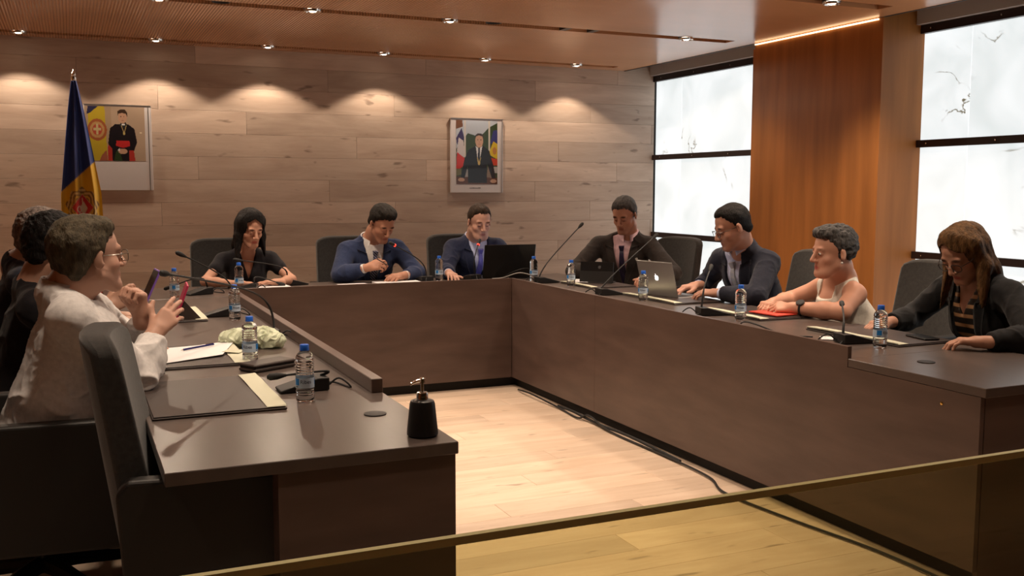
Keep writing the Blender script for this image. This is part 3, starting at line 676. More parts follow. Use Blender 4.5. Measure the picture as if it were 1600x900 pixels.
    if style == 'thick': hh += [ell(L(0, .01, .095), np.array([.066, .07, .034])*hs, H, .02), cap(L(-.038, -.066, -.035), L(.038, -.066, -.035), .036*hs, None, .04), ell(L(0, -.06, .04), np.array([.085, .07, .085])*hs, H, .03)]
    if style == 'pixie': hh += [ell(L(0, .025, .095), np.array([.070, .064, .040])*hs, H, .02), ell(L(0, -.05, .04), np.array([.080, .062, .080])*hs, H, .03), cap(L(-.045, .048, .092), L(.045, .052, .094), .024*hs, None, .02)]
    if style in ('long', 'long_side'):
        dn = V(0, 0, -1.)
        Lh = hr[3] if len(hr) > 3 else .30
        for q_ in (-1, 1):
            a = L(q_*.068, -.005, .05); b = L(q_*.078, .005, -.06)+dn*.0; e = b+dn*(Lh-.1)+fw*.03
            hh += [cap(L(q_*.02, .03, .108), a, .025*hs, .028*hs, .03), cap(a, b, .026*hs, .030*hs, .03), cap(b, e, .035*hs, .028*hs, .03)]
        nbk = neck-fw*.055*s+up*.01; nb2 = neck-fw*.085*s-up*.14
        if style == 'long_side': nbk = neck-fw*.02*s+up*.03; nb2 = neck-fw*.03*s-up*.03
        hh += [cap(L(0, -.07, .03), nbk, .060*hs, .050*hs, .04), cap(nbk, nb2, .050*hs, .035*hs, .04)]
        for q_ in (-1, 1): hh += [cap(L(q_*.045, -.06, 0), nbk+rt*q_*.055, .04*hs, .034*hs, .04), cap(nbk+rt*q_*.055, nb2+rt*q_*.055, .034*hs, .028*hs, .04)]
    g = Grid(hh, .0045, .03); rec = hr[4] if len(hr) > 4 else 0
    def face(P):
        q = ((P-hc) @ H.T)/hs; x, y, z = q[..., 0], q[..., 1], q[..., 2]
        if style in ('long', 'long_side'):
            hx = .058 if style == 'long' else .060
            f = np.maximum(np.maximum(np.abs(x)-hx-np.clip(-z-.02, 0, .2)*.25, .015-y), z-.100+np.abs(x-.012)*.75); f = np.maximum(f, -(z+.40)); return (-f*hs).astype(np.float32)
        zf = np.interp(y, [-.10, -.075, -.045, -.03, -.005, .003, .014, .040, .060, .10], [-.085, -.085, -.05, -.02, -.022, -.018, .028, .062, .078+rec*.2, .084+rec])
        zf = zf+.006*np.sin(x*190+3*np.sin(y*140))
        if rec: zf = zf+np.clip(np.abs(x)-.018, 0, .05)*rec*18*np.clip((y-.02)/.04, 0, 1)*np.clip(1-(np.abs(x)-.05)/.02, 0, 1)
        return ((zf-z)*.8*hs).astype(np.float32)
    if not style.startswith('long'):
        sl, P = g.region(g.lo, g.lo+g.n*g.h, 0); g.F[sl] += (t*.9*hs*(1-np.clip((-face(P)/.8)/.028, 0, 1))**1.5).astype(np.float32)
    g.cutf(face)
    for q_ in (-1, 1):
        if style not in ('long', 'long_side'): g.cut(ell(L(q_*.088*W, -.004, -.006), np.array([.022, .020, .030])*hs, H), .004)
    co_, qd = g.mesh(); co_ = relax(co_, qd, 1, .4); nn = vnormals(co_, qd); q = ((co_-hc) @ H.T)/hs
    if style.startswith('long'): n1 = vnoise(q*np.array([110, 110, 4.])+2*vnoise(q, 12)[:, None]); amp = .0045
    elif style == 'thick' and t < .01: n1 = vnoise(q*np.array([48, 22, 40.])+2.5*vnoise(q, 14)[:, None])*.7+.3*vnoise(q, 80); amp = .012
    elif style in ('thick', 'pixie', 'curly'): n1 = vnoise(q*np.array([62, 38, 62.])+3*vnoise(q, 20)[:, None])*.65+.35*vnoise(q, 110); amp = .018
    else: n1 = vnoise(q*np.array([75, 32, 60.]))*.6+.4*vnoise(q, 40); amp = .008
    co_ = co_+nn*((n1-.4)*amp)[:, None]
    me_np('hair', co_, qd, hm, root, True, origin=base)
    # ---- garments
    gm = d['wear']; DR = None
    def garment(name, m, g_, sleeve, cuts=None, vox=.0068, folds=.004, extra=(), neckcut=True, armcuff=True):
        P = torso(g_, True, sleeve)+list(extra); G_ = Grid(P, vox, .03)
        if neckcut: G_.cut(cap(neck-up*.004+fw*.012, L(0, -.02, -.05), (nb+.002)*s+g_*.25, (nb+.010)*s+g_), .006)
        if cuts: cuts(G_)
        if armcuff and sleeve >= 1:
            for a, b, hk in ((elR, wrR, 0), (elL, wrL, 1)):
                ax_ = nrm(b-a); pc = b-ax_*(.030 if g_ > .013 else .012)*s; 
                G_.cutf(lambda Q: np.where(((Q-pc)**2).sum(-1) < .09**2, ((Q-pc) @ ax_), -1).astype(np.float32), pc-.1, pc+.1)
        co_, qd = G_.mesh(); nn = vnormals(co_, qd)
        w1 = vnoise(co_*np.array([9, 9, 13.])+2.2*vnoise(co_, 6)[:, None]+sum(map(ord, label)) % 7); w1 = (1-np.abs(2*w1-1))**3
        w2 = vnoise(co_*np.array([22, 22, 30.])+2*vnoise(co_, 11)[:, None]); w2 = (1-np.abs(2*w2-1))**2
        # extra creases at elbows
        de = np.minimum(np.linalg.norm(co_-elR, axis=1), np.linalg.norm(co_-elL, axis=1)); e = 1+1.3*np.exp(-(de/.09)**2)
        co_ = co_+nn*((w1-.4)*folds*e+(w2-.4)*folds*.35)[:, None]
        return me_np(name, co_, qd, m, root, True, origin=base)
    def wedge(wtop, zlow, ztop=.17, k=1.0):
        zl = zlow*s; zt = ztop*s
        def fn(G_):
            def f(Q):
                q = (Q-O) @ AX.T; w_ = wtop*s*np.clip((q[..., 2]-zl)/(zt-zl), 0, 1.15)**k
                return (-np.maximum(np.maximum(np.abs(q[..., 0])-w_, .01-q[..., 1]), zl-q[..., 2])).astype(np.float32)
            lo = O-.35; hi = O+.35; G_.cutf(f, lo, hi)
        return fn
    kind = gm['kind']
    if kind == 'suit':
        garment('shirt', gm['shirt'], .007, 0, folds=.002, armcuff=False)
        for a, b in ((elR, wrR), (elL, wrL)):
            ax_ = nrm(b-a); MB().tube([b-ax_*.06*s-base, b-ax_*.012*s-base], .0335*s, 18, r2=.0325*s).build('shirt_cuff', gm['shirt'], root, True)
        jo = garment('jacket', gm['jacket'], .020, 1, wedge(.070, gm.get('low', -.16)), folds=.0055)
        zl = gm.get('low', -.16)*s; zt = .17*s; D = Drape(torso(.020, False), O, AX)
        def vx(z): return .070*s*min(max((z-zl)/(zt-zl), 0), 1.1)
        for q_ in (-1, 1):
            zs = np.linspace(zl-.01, .135*s, 9); Lp = [(q_*(vx(z)-.003), z) for z in zs]
            Rp = [(q_*(vx(z)+(.012+.050*min(1, max(0, (z-zl)/(.19*s))))*s), z+.012*(z-zl)/.3) for z in zs]
            D.strip('lapel', Lp, Rp, .000, .006, gm['jacket'], root, origin=base)
        ring_strip('jacket_collar', neck-up*.012*s+fw*.006, AX, [(nb*s+.010, -.004), (nb*s+.013, .022), (nb*s+.024, .018), (nb*s+.036, -.018)], -118, 118, gm['jacket'], root, .003, ey=1.0, origin=base, frontdrop=[-.015, -.02, -.03, -.035])
        NA = np.array([rt, fw, up])
    if kind in ('suit', 'shirt'):
        cm = gm['shirt']
        if kind == 'shirt': garment('shirt', cm, gm.get('g', .014), 1, folds=gm.get('folds', .008), vox=.0055)
        ring_strip('shirt_collar', neck-up*.008+fw*.008, AX, [(nb*s+.004, -.01), (nb*s+.006, .030), (nb*s+.012, .031), (nb*s+.022, -.004)], -162, 162, cm, root, .0025, ey=1.02, origin=base, frontdrop=[-.006, -.012, -.012, -.030])
        if kind == 'suit' and gm.get('tie'):
            D2 = Drape(torso(.007, False), O, AX); z0 = .118*s
            D2.strip('tie', [(-.014*s, z0), (-.021*s, z0-.12), (-.030*s, -.18*s)], [(.014*s, z0), (.021*s, z0-.12), (.030*s, -.18*s)], .003, .006, gm['tie'], root, nx=5, origin=base)
            kp = D2.hit([0], [z0+.012], .006)[0]; kn = MB(); mt = Matrix(np.vstack([np.column_stack([rt, fw, up, kp-base]), [0, 0, 0, 1]]).tolist())
            kn.prism([(-.019*s, .024*s), (-.012*s, -.018*s), (.012*s, -.018*s), (.019*s, .024*s)], -.010, .012, mt @ Matrix(((1, 0, 0, 0), (0, 0, 1, 0), (0, 1, 0, 0), (0, 0, 0, 1)))).build('tie_knot', gm['tie'], root)
        if gm.get('pin'):
            P_ = D.hit([-.105*s], [.06*s], .008)[0]; MB().lathe([(.011, -.002), (.011, .002)], 12, mtx=Matrix.Translation(P_-base) @ Vector(fw).to_track_quat('Z', 'Y').to_matrix().to_4x4()).build('lapel_pin', 'pearl', root)
    if kind == 'dress': garment('dress', gm['m'], .010, .42, wedge(.045, .035, .17), folds=.003)
    if kind == 'tank':
        def tk(G_):
            def f(Q):
                q = (Q-O) @ AX.T; neckh = .085*s-np.clip(np.abs(q[..., 0])/(.07*s), 0, 1)**4*.1*0
                a = np.maximum(np.abs(q[..., 0])-.066*s, .118*s-q[..., 2]); b = -(np.abs(q[..., 0])-.135*s-(np.clip(-q[..., 2], 0, .3))*.35)
                return np.maximum(-a, -b).astype(np.float32)
            G_.cutf(f, O-.4, O+.4)
        P_ = torso(.012, False); G_ = Grid(P_, .006); tk(G_); co_, qd = G_.mesh(); nn = vnormals(co_, qd); w1 = vnoise(co_*np.array([14, 14, 22.])); co_ = co_+nn*((w1-.5)*.004)[:, None]; me_np('sleeveless_top', co_, qd, gm['m'], root, True, origin=base)
    if kind == 'blazer':
        garment('top', gm['inner'], .006, 0, wedge(.055, .06, .17), folds=.002, armcuff=False)
        garment('blazer', gm['m'], .020, 1, wedge(.075, -.36, .17, .35), folds=.006)
        D = Drape(torso(.020, False), O, AX)
        for q_ in (-1, 1):
            zs = np.linspace(-.26*s, .12*s, 8); D.strip('lapel', [(q_*(.072*s*min(1.1, max(0, (z+.36*s)/(.53*s))**.35)), z) for z in zs], [(q_*(.072*s*min(1.1, max(0, (z+.36*s)/(.53*s))**.35)+(.012+.03*(z+.26*s)/.4)), z) for z in zs], 0, .005, gm['m'], root, origin=base)
    if kind == 'jumper': garment('jumper', gm['m'], .016, 1, folds=.006)
    # ---- legs and shoes (below the desk)
    fh = V(fw[0], fw[1], 0); fh = nrm(fh); rh = V(rt[0], rt[1], 0); rh = nrm(rh); lp = []; feet = []
    for q_ in (-1, 1):
        h0 = V(pel[0], pel[1], pel[2]-.02)+rh*.085*q_; kn = h0+fh*.40+rh*.03*q_; kn[2] = .50; an = kn+fh*.05; an[2] = .10
        lp += [cap(h0, kn, .082*s, .058*s, .03), cap(kn, an, .056*s, .042*s, .02)]; feet.append(an)
    lp.append(ell(V(pel[0], pel[1], pel[2]-.01), (.175*s, .14*s, .10*s), np.array([rh, fh, V(0, 0, 1)]), .05))
    G_ = Grid(lp, .013, .04); co_, qd = G_.mesh(); me_np('trousers', co_, qd, 'trousers', root, True, origin=base)
    for an in feet:
        G_ = Grid([cap(an+V(0, 0, -.05)-fh*.02, an+V(0, 0, -.06)+fh*.05, .036, .038, .02), cap(an+fh*.05+V(0, 0, -.06), an+fh*.16+V(0, 0, -.072), .038, .028, .02), cap(an, an-V(0, 0, .05), .036, .036, .02)], .009)
        co_, qd = G_.mesh(); co_[:, 2] = np.maximum(co_[:, 2], .002); me_np('shoe', co_, qd, 'shoe', root, True, origin=base)
    # ---- glasses
    if d.get('glasses'):
        col_ = d['glasses']; gl = MB(); fr = []
        for q_ in (-1, 1):
            pts = [L(q_*.033+.024*math.cos(a)*(1+.12*abs(math.sin(2*a))), .103-.006*abs(math.cos(a)), -.004+.0175*math.sin(a)*(1+.12*abs(math.sin(2*a))))-base for a in np.linspace(0, 2*math.pi, 20, endpoint=False)]
            gl.tube(pts, .0016*hs, 6, closed=True); gl.tube([L(q_*.058, .098, .004)-base, L(q_*.077*W, .06, .004)-base, L(q_*.081*W, -.008, .004)-base, L(q_*.079*W, -.025, -.010)-base], .0016*hs, 6)
        gl.tube([L(-.009, .103, .0)-base, L(0, .106, .003)-base, L(.009, .103, .0)-base], .0014*hs, 6); go = gl.build('glasses', col_, root, True)
    return root, L, H, base, dict(AX=AX, O=O)
PEOPLE = {}
def P_(key, label, **d): PEOPLE[key] = person(label, d)
Z_ = (0, 0, 1)
P_('near_man', 'man in white shirt and glasses, grey brown hair, chin on his fist', s=1.08, hs=1.07, vox=.0042,
   pelvis=(-.14, 3.70, .52), neck=(-.025, 3.66, 1.115), head=(.062, 3.66, 1.218), look=(24, -2, 0), sh=((-.005, 3.47, 1.03), (.045, 3.87, 1.03)),
   el=((.20, 3.585, .805), (.25, 3.93, .80)), wr=((.262, 3.72, .93), (.225, 3.80, .985)), belly=.015,
   hsc=.93,
   hand=(((.62, .35, .60), (-.15, -1, .25), (16, 20, 26, 32), 0), ((-.10, -.12, 1), (.75, .6, .1), (78, 80, 82, 84), 40)),
   hair=('hair_greybrown', 'thick', .006, .3, .006), eyes='open', glasses='steel', wear=dict(kind='shirt', shirt='white_shirt', folds=.011, g=.020), neck_r=.062, tone=(1.0, .95, .95), brow=(.3, .22, .16))
P_('left_two', 'dark haired person in black leaning behind the man in the white shirt', s=1.04, pelvis=(-.27, 4.55, .5), neck=(-.14, 4.45, 1.07), head=(-.045, 4.42, 1.195), look=(15, 18, 0),
   sh=((-.13, 4.25, .99), (-.10, 4.66, .99)), el=((.06, 4.24, .80), (.10, 4.70, .79)), wr=((.12, 4.30, .96), (.22, 4.50, .80)),
   hand=(((.8, 0, .5), (-.1, -.9, .4), (35, 40, 45, 50), 15), ((.8, -.4, 0), Z_, (25, 25, 30, 30), 10)), hair=('hair_black', 'thick', .013), wear=dict(kind='jumper', m='black_cloth'), tone=(.95, .9, .88))
P_('left_three', 'curly grey haired person in dark blue at the far left of the desk', s=1.04, pelvis=(-.36, 5.35, .5), neck=(-.22, 5.18, 1.12), head=(-.10, 5.13, 1.20), look=(20, 12, 0),
   sh=((-.20, 4.98, 1.03), (-.17, 5.40, 1.03)), el=((.02, 4.95, .81), (.06, 5.42, .80)), wr=((.22, 5.10, .80), (.22, 5.32, .80)),
   hand=(((1, .3, 0), Z_, (25, 25, 30, 30), 10), ((1, -.3, 0), Z_, (25, 25, 30, 30), 10)), hair=('hair_grey', 'thick', .016), wear=dict(kind='jumper', m='dark_blue'))
P_('woman_black', 'woman with long straight black hair in a short sleeved black dress', fem=True, s=1.06, hs=1.05, pelvis=(1.17, 7.58, .5), neck=(1.175, 7.37, 1.005), head=(1.185, 7.215, 1.165), look=(286, 22, 0),
   sh=((.995, 7.36, .935), (1.36, 7.35, .935)), el=((.86, 7.20, .795), (1.46, 7.17, .79)), wr=((1.06, 7.02, .785), (1.33, 6.99, .79)),
   hand=(((1, 0, -.03), Z_, (10, 12, 14, 18), 5), ((-1, .12, .0), (0, 0, 1), (10, 12, 14, 18), 5)), hair=('hair_black', 'long', .012, .31), wear=dict(kind='dress', m='black_cloth'), tone=(1.0, .88, .82))
P_('writing_man', 'man in a navy suit and striped tie bending over papers with a pen', s=1.09, hs=1.10, pelvis=(2.10, 7.62, .5), neck=(2.115, 7.38, 1.07), head=(2.165, 7.225, 1.185), look=(283, 34, 0),
   sh=((1.915, 7.38, .985), (2.335, 7.36, .995)), el=((1.83, 7.22, .80), (2.43, 7.18, .79)), wr=((1.995, 7.07, .865), (2.275, 7.05, .80)),
   hand=(((.85, -.45, .25), (-.25, -.75, .6), (45, 50, 55, 60), 35), ((-.85, -.45, -.05), (0, -.35, 1), (30, 32, 35, 40), 15)), hair=('hair_dark', 'quiff', .012), wear=dict(kind='suit', jacket='navy', shirt='white_shirt', tie='tie_navy'), tone=(.86, .70, .62), brow=(.08, .06, .05), beard=.25)
P_('laptop_man', 'balding man in a dark navy suit with a blue tie behind the black laptop', s=1.09, hs=1.10, pelvis=(3.0, 7.66, .5), neck=(2.99, 7.42, 1.06), head=(2.985, 7.285, 1.185), look=(269, 16, 0),
   sh=((2.79, 7.40, .985), (3.21, 7.40, .985)), el=((2.69, 7.26, .80), (3.32, 7.22, .79)), wr=((2.655, 7.10, .80), (3.18, 7.12, .80)),
   hand=(((-.12, -1, -.08), Z_, (22, 25, 28, 32), 12), ((-.5, -.7, 0), Z_, (30, 30, 32, 34), 12)), hair=('hair_brown', 'short', .006, .3, .022), wear=dict(kind='suit', jacket='navy_dark', shirt='blue_shirt', tie='tie_blue'), tone=(1.05, .98, 1.0), brow=(.25, .17, .12), jaw=1, beard=.3)
P_('corner_man', 'man in dark brown suit and pink shirt at the desk corner', s=1.10, hs=1.12, pelvis=(4.20, 6.92, .5), neck=(4.06, 6.78, 1.10), head=(3.975, 6.71, 1.245), look=(214, 24, 0),
   sh=((3.865, 6.95, 1.01), (4.20, 6.66, 1.01)), el=((3.64, 6.90, .80), (4.22, 6.38, .80)), wr=((3.68, 6.66, .79), (3.98, 6.32, .79)),
   hand=(((-.6, -.7, 0), Z_, (30, 32, 35, 38), 12), ((-.8, -.4, 0), Z_, (30, 32, 35, 38), 12)), hair=('hair_salt', 'short', .009), wear=dict(kind='suit', jacket='brown_suit', shirt='pink_shirt', tie='tie_dark', pin=1), tone=(.90, .72, .64), brow=(.08, .06, .05), beard=.5)
P_('typing_man', 'man with glasses in a black suit and silver tie typing on the silver laptop', s=1.10, hs=1.12, pelvis=(4.12, 5.04, .5), neck=(3.865, 5.085, 1.105), head=(3.765, 5.045, 1.215), look=(164, 22, 0),
   sh=((3.88, 5.33, 1.005), (3.955, 4.91, 1.005)), el=((3.90, 5.48, .82), (3.77, 4.80, .80)), wr=((3.76, 5.40, .815), (3.665, 5.04, .805)),
   hand=(((-.95, .1, -.1), (-.1, 0, 1), (28, 30, 32, 34), 15), ((-.60, .75, -.02), (-.1, -.3, 1), (28, 30, 32, 36), 15)), hair=('hair_black', 'short', .006, .3, .016), glasses='glasses', wear=dict(kind='suit', jacket='midnight', shirt='blue_shirt', tie='tie_grey', low=-.24), tone=(.92, .80, .76), brow=(.08, .06, .05), beard=.35)
P_('woman_white', 'woman with short grey hair in a white sleeveless top, hands folded, pearl earring', fem=True, s=1.12, hs=1.12, pelvis=(4.14, 4.22, .48), neck=(3.93, 4.27, .985), head=(3.80, 4.19, 1.107), look=(164, 4, 0), hw=1.11, neck_r=.060, af=1.22, belly=.03,
   sh=((3.97, 4.48, .89), (3.89, 4.10, .89)), el=((3.86, 4.60, .80), (3.74, 4.04, .80)), wr=((3.66, 4.50, .80), (3.615, 4.27, .80)),
   hand=(((-.85, -.35, 0), (0, -.1, 1), (38, 42, 45, 48), 20), ((-.6, .65, .0), (-.3, -.45, .8), (35, 38, 42, 46), 20)), hair=('hair_salt', 'pixie', .010), eyes='open', jaw=1, wear=dict(kind='tank', m='white_knit'), tone=(1.12, .96, .90), brow=(.45, .36, .3), bare=1)
P_('woman_blazer', 'woman with long light brown hair and glasses in a black blazer looking down', fem=True, s=1.10, hs=1.10, pelvis=(4.24, 3.34, .5), neck=(3.98, 3.38, 1.04), head=(3.865, 3.385, 1.15), look=(182, 36, 0),
   sh=((4.01, 3.61, .97), (3.97, 3.19, .97)), el=((3.93, 3.74, .80), (3.84, 2.96, .80)), wr=((3.73, 3.70, .785), (3.60, 3.03, .79)),
   hand=(((-.9, .1, -.05), Z_, (30, 32, 34, 38), 12), ((-.7, .7, 0), Z_, (30, 32, 34, 38), 12)), hair=('hair_blond', 'long_side', .007, .36), glasses='glasses', wear=dict(kind='blazer', m='black_blazer', inner='striped_top'), tone=(.9, .78, .72))
# watch, earring, bracelets belong to the people who wear them
r_, L_, H_, b_, X_ = PEOPLE['woman_white']
wp = V(3.635, 4.235, .80); ax_ = nrm(V(3.615, 4.27, .80)-V(3.74, 4.04, .80)); u1 = nrm(np.cross(ax_, (0, 0, 1))); u2 = np.cross(u1, ax_)
wt = MB().tube([wp-b_+.036*(math.cos(a)*u1+math.sin(a)*u2) for a in np.linspace(0, 2*math.pi, 20, endpoint=False)], .007, 6, closed=True).build('wristwatch', 'watch', r_, True)
dn = nrm(-u1*.5+u2*.9) if u1[0] > 0 else nrm(u1*.5+u2*.9)
for m_, r0, h0 in (('watch', .024, .010), ('chrome', .020, .0115)): MB().lathe([(r0, 0), (r0, h0), (.001, h0)], 20, mtx=Matrix.Translation(wp-b_+dn*.034) @ Vector(dn).to_track_quat('Z', 'Y').to_matrix().to_4x4()).build('watch_case' if m_ == 'watch' else 'watch_dial', m_ if m_ == 'watch' else 'watch', wt)
MB().lathe([(.001, -.007), (.005, -.005), (.007, 0), (.005, .005), (.001, .007)], 12, c=tuple(L_(-.088, -.002, -.046)-b_)).build('earring', 'pearl', r_, True)

# ------------------------------------------------------------------ table things
def wedge_mic(label, x, y, a, head, bend=None, led=False, rise=.05):
    """base at x,y turned by a (low edge toward local +X), gooseneck to head (world)"""
    t = thing('table_microphone', label, 'microphone', (x, y, ZT)); Rz = Matrix.Rotation(math.radians(a), 4, 'Z')
    b = MB(); xz = [(-.075, .002), (.095, .002), (.095, .010), (-.035, .046), (-.075, .046)]
    b.prism(xz, -.05, .05, Rz @ Matrix(((1, 0, 0, 0), (0, 0, 1, 0), (0, 1, 0, 0), (0, 0, 0, 1)))); o = b.build('base', 'black', t); bv = o.modifiers.new('bevel', 'BEVEL'); bv.width = .004; bv.segments = 2
    o.data.flip_normals()
    MB().box(.03, .075, -.02, .02, .018, .0215, 0, Rz @ Matrix.Translation((0, 0, .012)) @ Matrix.Rotation(math.radians(15), 4, 'Y')).build('talk_button', 'silver', o)
    s0 = V(*(Rz @ Vector((-.055, 0, .046)))); h = V(*head)-V(x, y, ZT); 
    mid = s0+V(0, 0, rise) if bend is None else V(*bend)-V(x, y, ZT)
    mid = mid+V(0, 0, .03); m2 = mid*.8+h*.2
    path = [s0*(1-q)**3+3*mid*q*(1-q)**2+3*m2*q*q*(1-q)+h*q**3 for q in np.linspace(0, 1, 26)]
    n = len(path); MB().tube(path, [.0042 if i > 8 else .0055 for i in range(n)], 8).build('gooseneck', 'cable', t, True)
    d = nrm(h-m2); MB().tube([h-d*.012, h, h+d*.02, h+d*.045, h+d*.055], [.005, .008, .0125, .0125, .006], 12).build('microphone_head', 'rubber', t, True)
    if led: MB().tube([h-d*.004, h+d*.006], .0115, 14).build('light_ring', 'red_led', t, True)
    cpt = V(*(Rz @ Vector((-.075, .02, .012)))); e = V(*(Rz @ Vector((-.15, .05, .006)))); e2 = V(*(Rz @ Vector((-.12, -.06, .006))))
    MB().tube(smooth_path([cpt, cpt*.5+e*.5+V(0, 0, .03), e, e2, V(*(Rz @ Vector((-.075, -.03, .012))))], 5), .0035).build('cable', 'cable', t, True)
    return t
wedge_mic('wedge microphone behind the nearest bottle on the left desk, neck folded low', .73, 3.39, 180, (.66, 3.42, .80), bend=(.84, 3.36, .79))
wedge_mic('microphone behind the crumpled pale bag, long neck pointing to the man in white', .80, 4.62, 180, (.335, 3.93, 1.125), bend=(.87, 4.72, .93))
wedge_mic('microphone on the left desk beside the third bottle, neck raised high', .74, 5.56, 180, (.56, 5.55, 1.085), bend=(.85, 5.66, .90))
wedge_mic('squat microphone with a short curled neck at the far left corner', .77, 6.76, 200, (.60, 6.85, .80), bend=(.80, 6.70, .86))
wedge_mic('microphone before the black haired woman, neck stretched across her', 1.475, 7.16, 10, (1.09, 7.08, .945), bend=(1.44, 7.12, .86))
wedge_mic('small microphone behind the far corner bottle on the middle desk', 1.10, 6.93, 160, (1.32, 6.95, .79), bend=(1.14, 6.92, .83))
wedge_mic('microphone with a red light ring before the writing man', 2.42, 7.03, 100, (2.17, 6.93, 1.035), bend=(2.43, 7.0, .87), led=True)
wedge_mic('microphone with a red light ring before the man at the black laptop', 2.80, 7.03, 110, (2.865, 7.02, 1.02), bend=(2.80, 6.96, .88), led=True)
wedge_mic('tall microphone standing at the inner right desk corner, neck slanting right', 3.24, 6.60, 0, (3.575, 6.71, 1.155), bend=(3.22, 6.60, .85))
wedge_mic('microphone before the man in brown whose neck crosses his jacket', 3.25, 5.68, 0, (3.67, 5.80, 1.115), bend=(3.30, 5.66, .88))
wedge_mic('microphone before the man with glasses, short upright neck', 3.25, 4.53, -15, (3.33, 4.66, .99), bend=(3.22, 4.56, .88))
wedge_mic('microphone at the right end before the woman in the black blazer', 3.26, 3.44, -10, (3.38, 3.65, .895), bend=(3.22, 3.46, .83))

# lettering for the bottle labels
def text_mesh(s_, size):
    cu = bpy.data.curves.new('lettering', 'FONT'); cu.body = s_; cu.size = size; o = bpy.data.objects.new('lettering', cu); C.objects.link(o)
    bpy.context.view_layer.update(); me = bpy.data.meshes.new_from_object(o.evaluated_get(bpy.context.evaluated_depsgraph_get())); bpy.data.objects.remove(o)
    v = [tuple(q.co) for q in me.vertices]; f = [tuple(p.vertices) for p in me.polygons]; return v, f
TV, TF = text_mesh('Ribes', .0175)
def arcband(r, a0, a1, z0, z1, n=16):
    m_ = MB(); 
    for i in range(n+1):
        a = math.radians(a0+(a1-a0)*i/n); m_.v += [(r*math.cos(a), r*math.sin(a), z0), (r*math.cos(a), r*math.sin(a), z1)]
    for i in range(n): m_.f.append((2*i, 2*i+2, 2*i+3, 2*i+1))
    return m_
def make_bottle():
    t = thing('water_bottle', 'x', 'bottle'); R0 = .0305
    prof = [(.001, .004), (.022, .003), (.027, .0), (R0-.001, .006), (R0, .014)]
    for k in range(3): prof += [(R0, .018+k*.008), (R0-.0016, .022+k*.008)]
    prof += [(R0, .044), (R0-.0008, .047), (R0-.0008, .080), (R0, .083)]
    for k in range(6): prof += [(R0, .086+k*.009), (R0-.0022, .0905+k*.009)]
    prof += [(R0, .141), (.0285, .150), (.023, .160), (.0145, .168), (.0125, .171), (.0125, .176)]
    MB().lathe(prof, 32, cap=True).build('bottle_body', 'pet', t, True)
    MB().lathe([(.001, .188), (.0135, .1885), (.0148, .187), (.0150, .176), (.0156, .172), (.0156, .169), (.001, .169)][::-1], 24, cap=False).build('bottle_cap', 'cap_blue', t, True)
    lb = arcband(R0+.0002, -180, 180, .047, .080, 40).build('label', 'label', t, True)
    for off in (0, 150):
        arcband(R0+.0006, off-62, off-22, .057, .079, 8).build('label_patch', 'label_blue', lb, True)
        v = []
        for x, y, z in TV: a = math.radians(off-14)+x/(R0+.001); v.append(((R0+.0009)*math.cos(a), (R0+.0009)*math.sin(a), .0625+y))
        m_ = MB(); m_.v = v; m_.f = TF; m_.build('lettering', 'ink', lb)
        arcband(R0+.0006, off-60, off-30, .051, .0535, 6).build('small_print', 'ink', lb, True)
    return t
BT = [(.689, 3.20, -118, 'nearest water bottle on the left desk, blue cap, label turned right'), (.643, 4.00, -140, 'water bottle between the paper and the pale crumpled bag'),
      (.787, 5.36, -100, 'third water bottle from the near end of the left desk'), (.60, 6.62, -60, 'water bottle at the far left, behind the purple phone'),
      (1.055, 6.95, -90, 'water bottle at the left end of the middle desk'), (2.56, 7.06, -100, 'water bottle between the two men in navy suits'),
      (3.21, 6.75, -120, 'water bottle in the inner right corner beside the black laptop'), (3.29, 6.29, -130, 'water bottle beside the black tablet of the man in brown'),
      (3.272, 5.28, -150, 'water bottle in front of the silver laptop'), (3.27, 4.29, -150, 'water bottle in front of the woman in the white top'), (3.266, 3.285, -100, 'water bottle at the near end of the right desk')]
b0 = make_bottle()
for i, (x, y, a, lb) in enumerate(BT):
    o = b0 if i == 0 else copy_tree(b0); o.location = (x, y, ZT+.0015); o.rotation_euler = (0, 0, math.radians(a)); tag(o, lb, 'bottle', 'blue capped water bottles on the desk')

def folder(label, x0, y0, x1, y1, rz=0, side='x1', strip=True, open_strip=False):
    """leather desk pad; strip of cream paper along the edge nearest the inside of the U"""
    t = thing('desk_folder', label, 'folder', ((x0+x1)/2, (y0+y1)/2, ZT+.001), math.radians(rz)); a, b = (x1-x0)/2, (y1-y0)/2
    MB().box(-a, a, -b, b, 0, .006, .0015).build('back_cover', 'leather_pad', t); MB().box(-a+.004, a-.004, -b+.004, b-.004, .0065, .0105, .001).build('front_cover', 'leather_pad', t)
    if strip:
        s_ = 1 if side == 'x1' else -1; xa = s_*(a-.062); xb = s_*(a-.002)
        m_ = MB(); k = [(-1, .012), (-.5, .0145), (0, .013), (.5, .0155), (1, .013)]
        for u, z in k: m_.v += [(xa, u*(b-.004), z), (xb, u*(b-.004)+.006*(u < 0), z+.004), (xb, u*(b-.004), z-.001), (xa, u*(b-.004), z-.001)]
        for i in range(4):
            q_ = i*4
            for j in range(4): m_.f.append((q_+j, q_+(j+1) % 4, q_+4+(j+1) % 4, q_+4+j))
        m_.f += [(0, 1, 2, 3), (19, 18, 17, 16)]; m_.build('paper_strip', 'cream', t)
    return t
folder('closed brown leather folder with a cream paper strip at the near end', .205, 3.10, .61, 3.69, 0)
folder('leather folder under the loose papers of the man in white', .205, 3.96, .64, 4.50, 0)
folder('leather folder with a cream strip beyond the man in white', .22, 5.36, .65, 5.93, 0)
folder('leather folder under the woman in black\'s papers', 1.0, 6.82, 1.42, 7.12, 0, strip=False)
folder('dark folder with a cream edge beneath the black tablet', 3.32, 6.05, 3.69, 6.52, 0, 'x0')
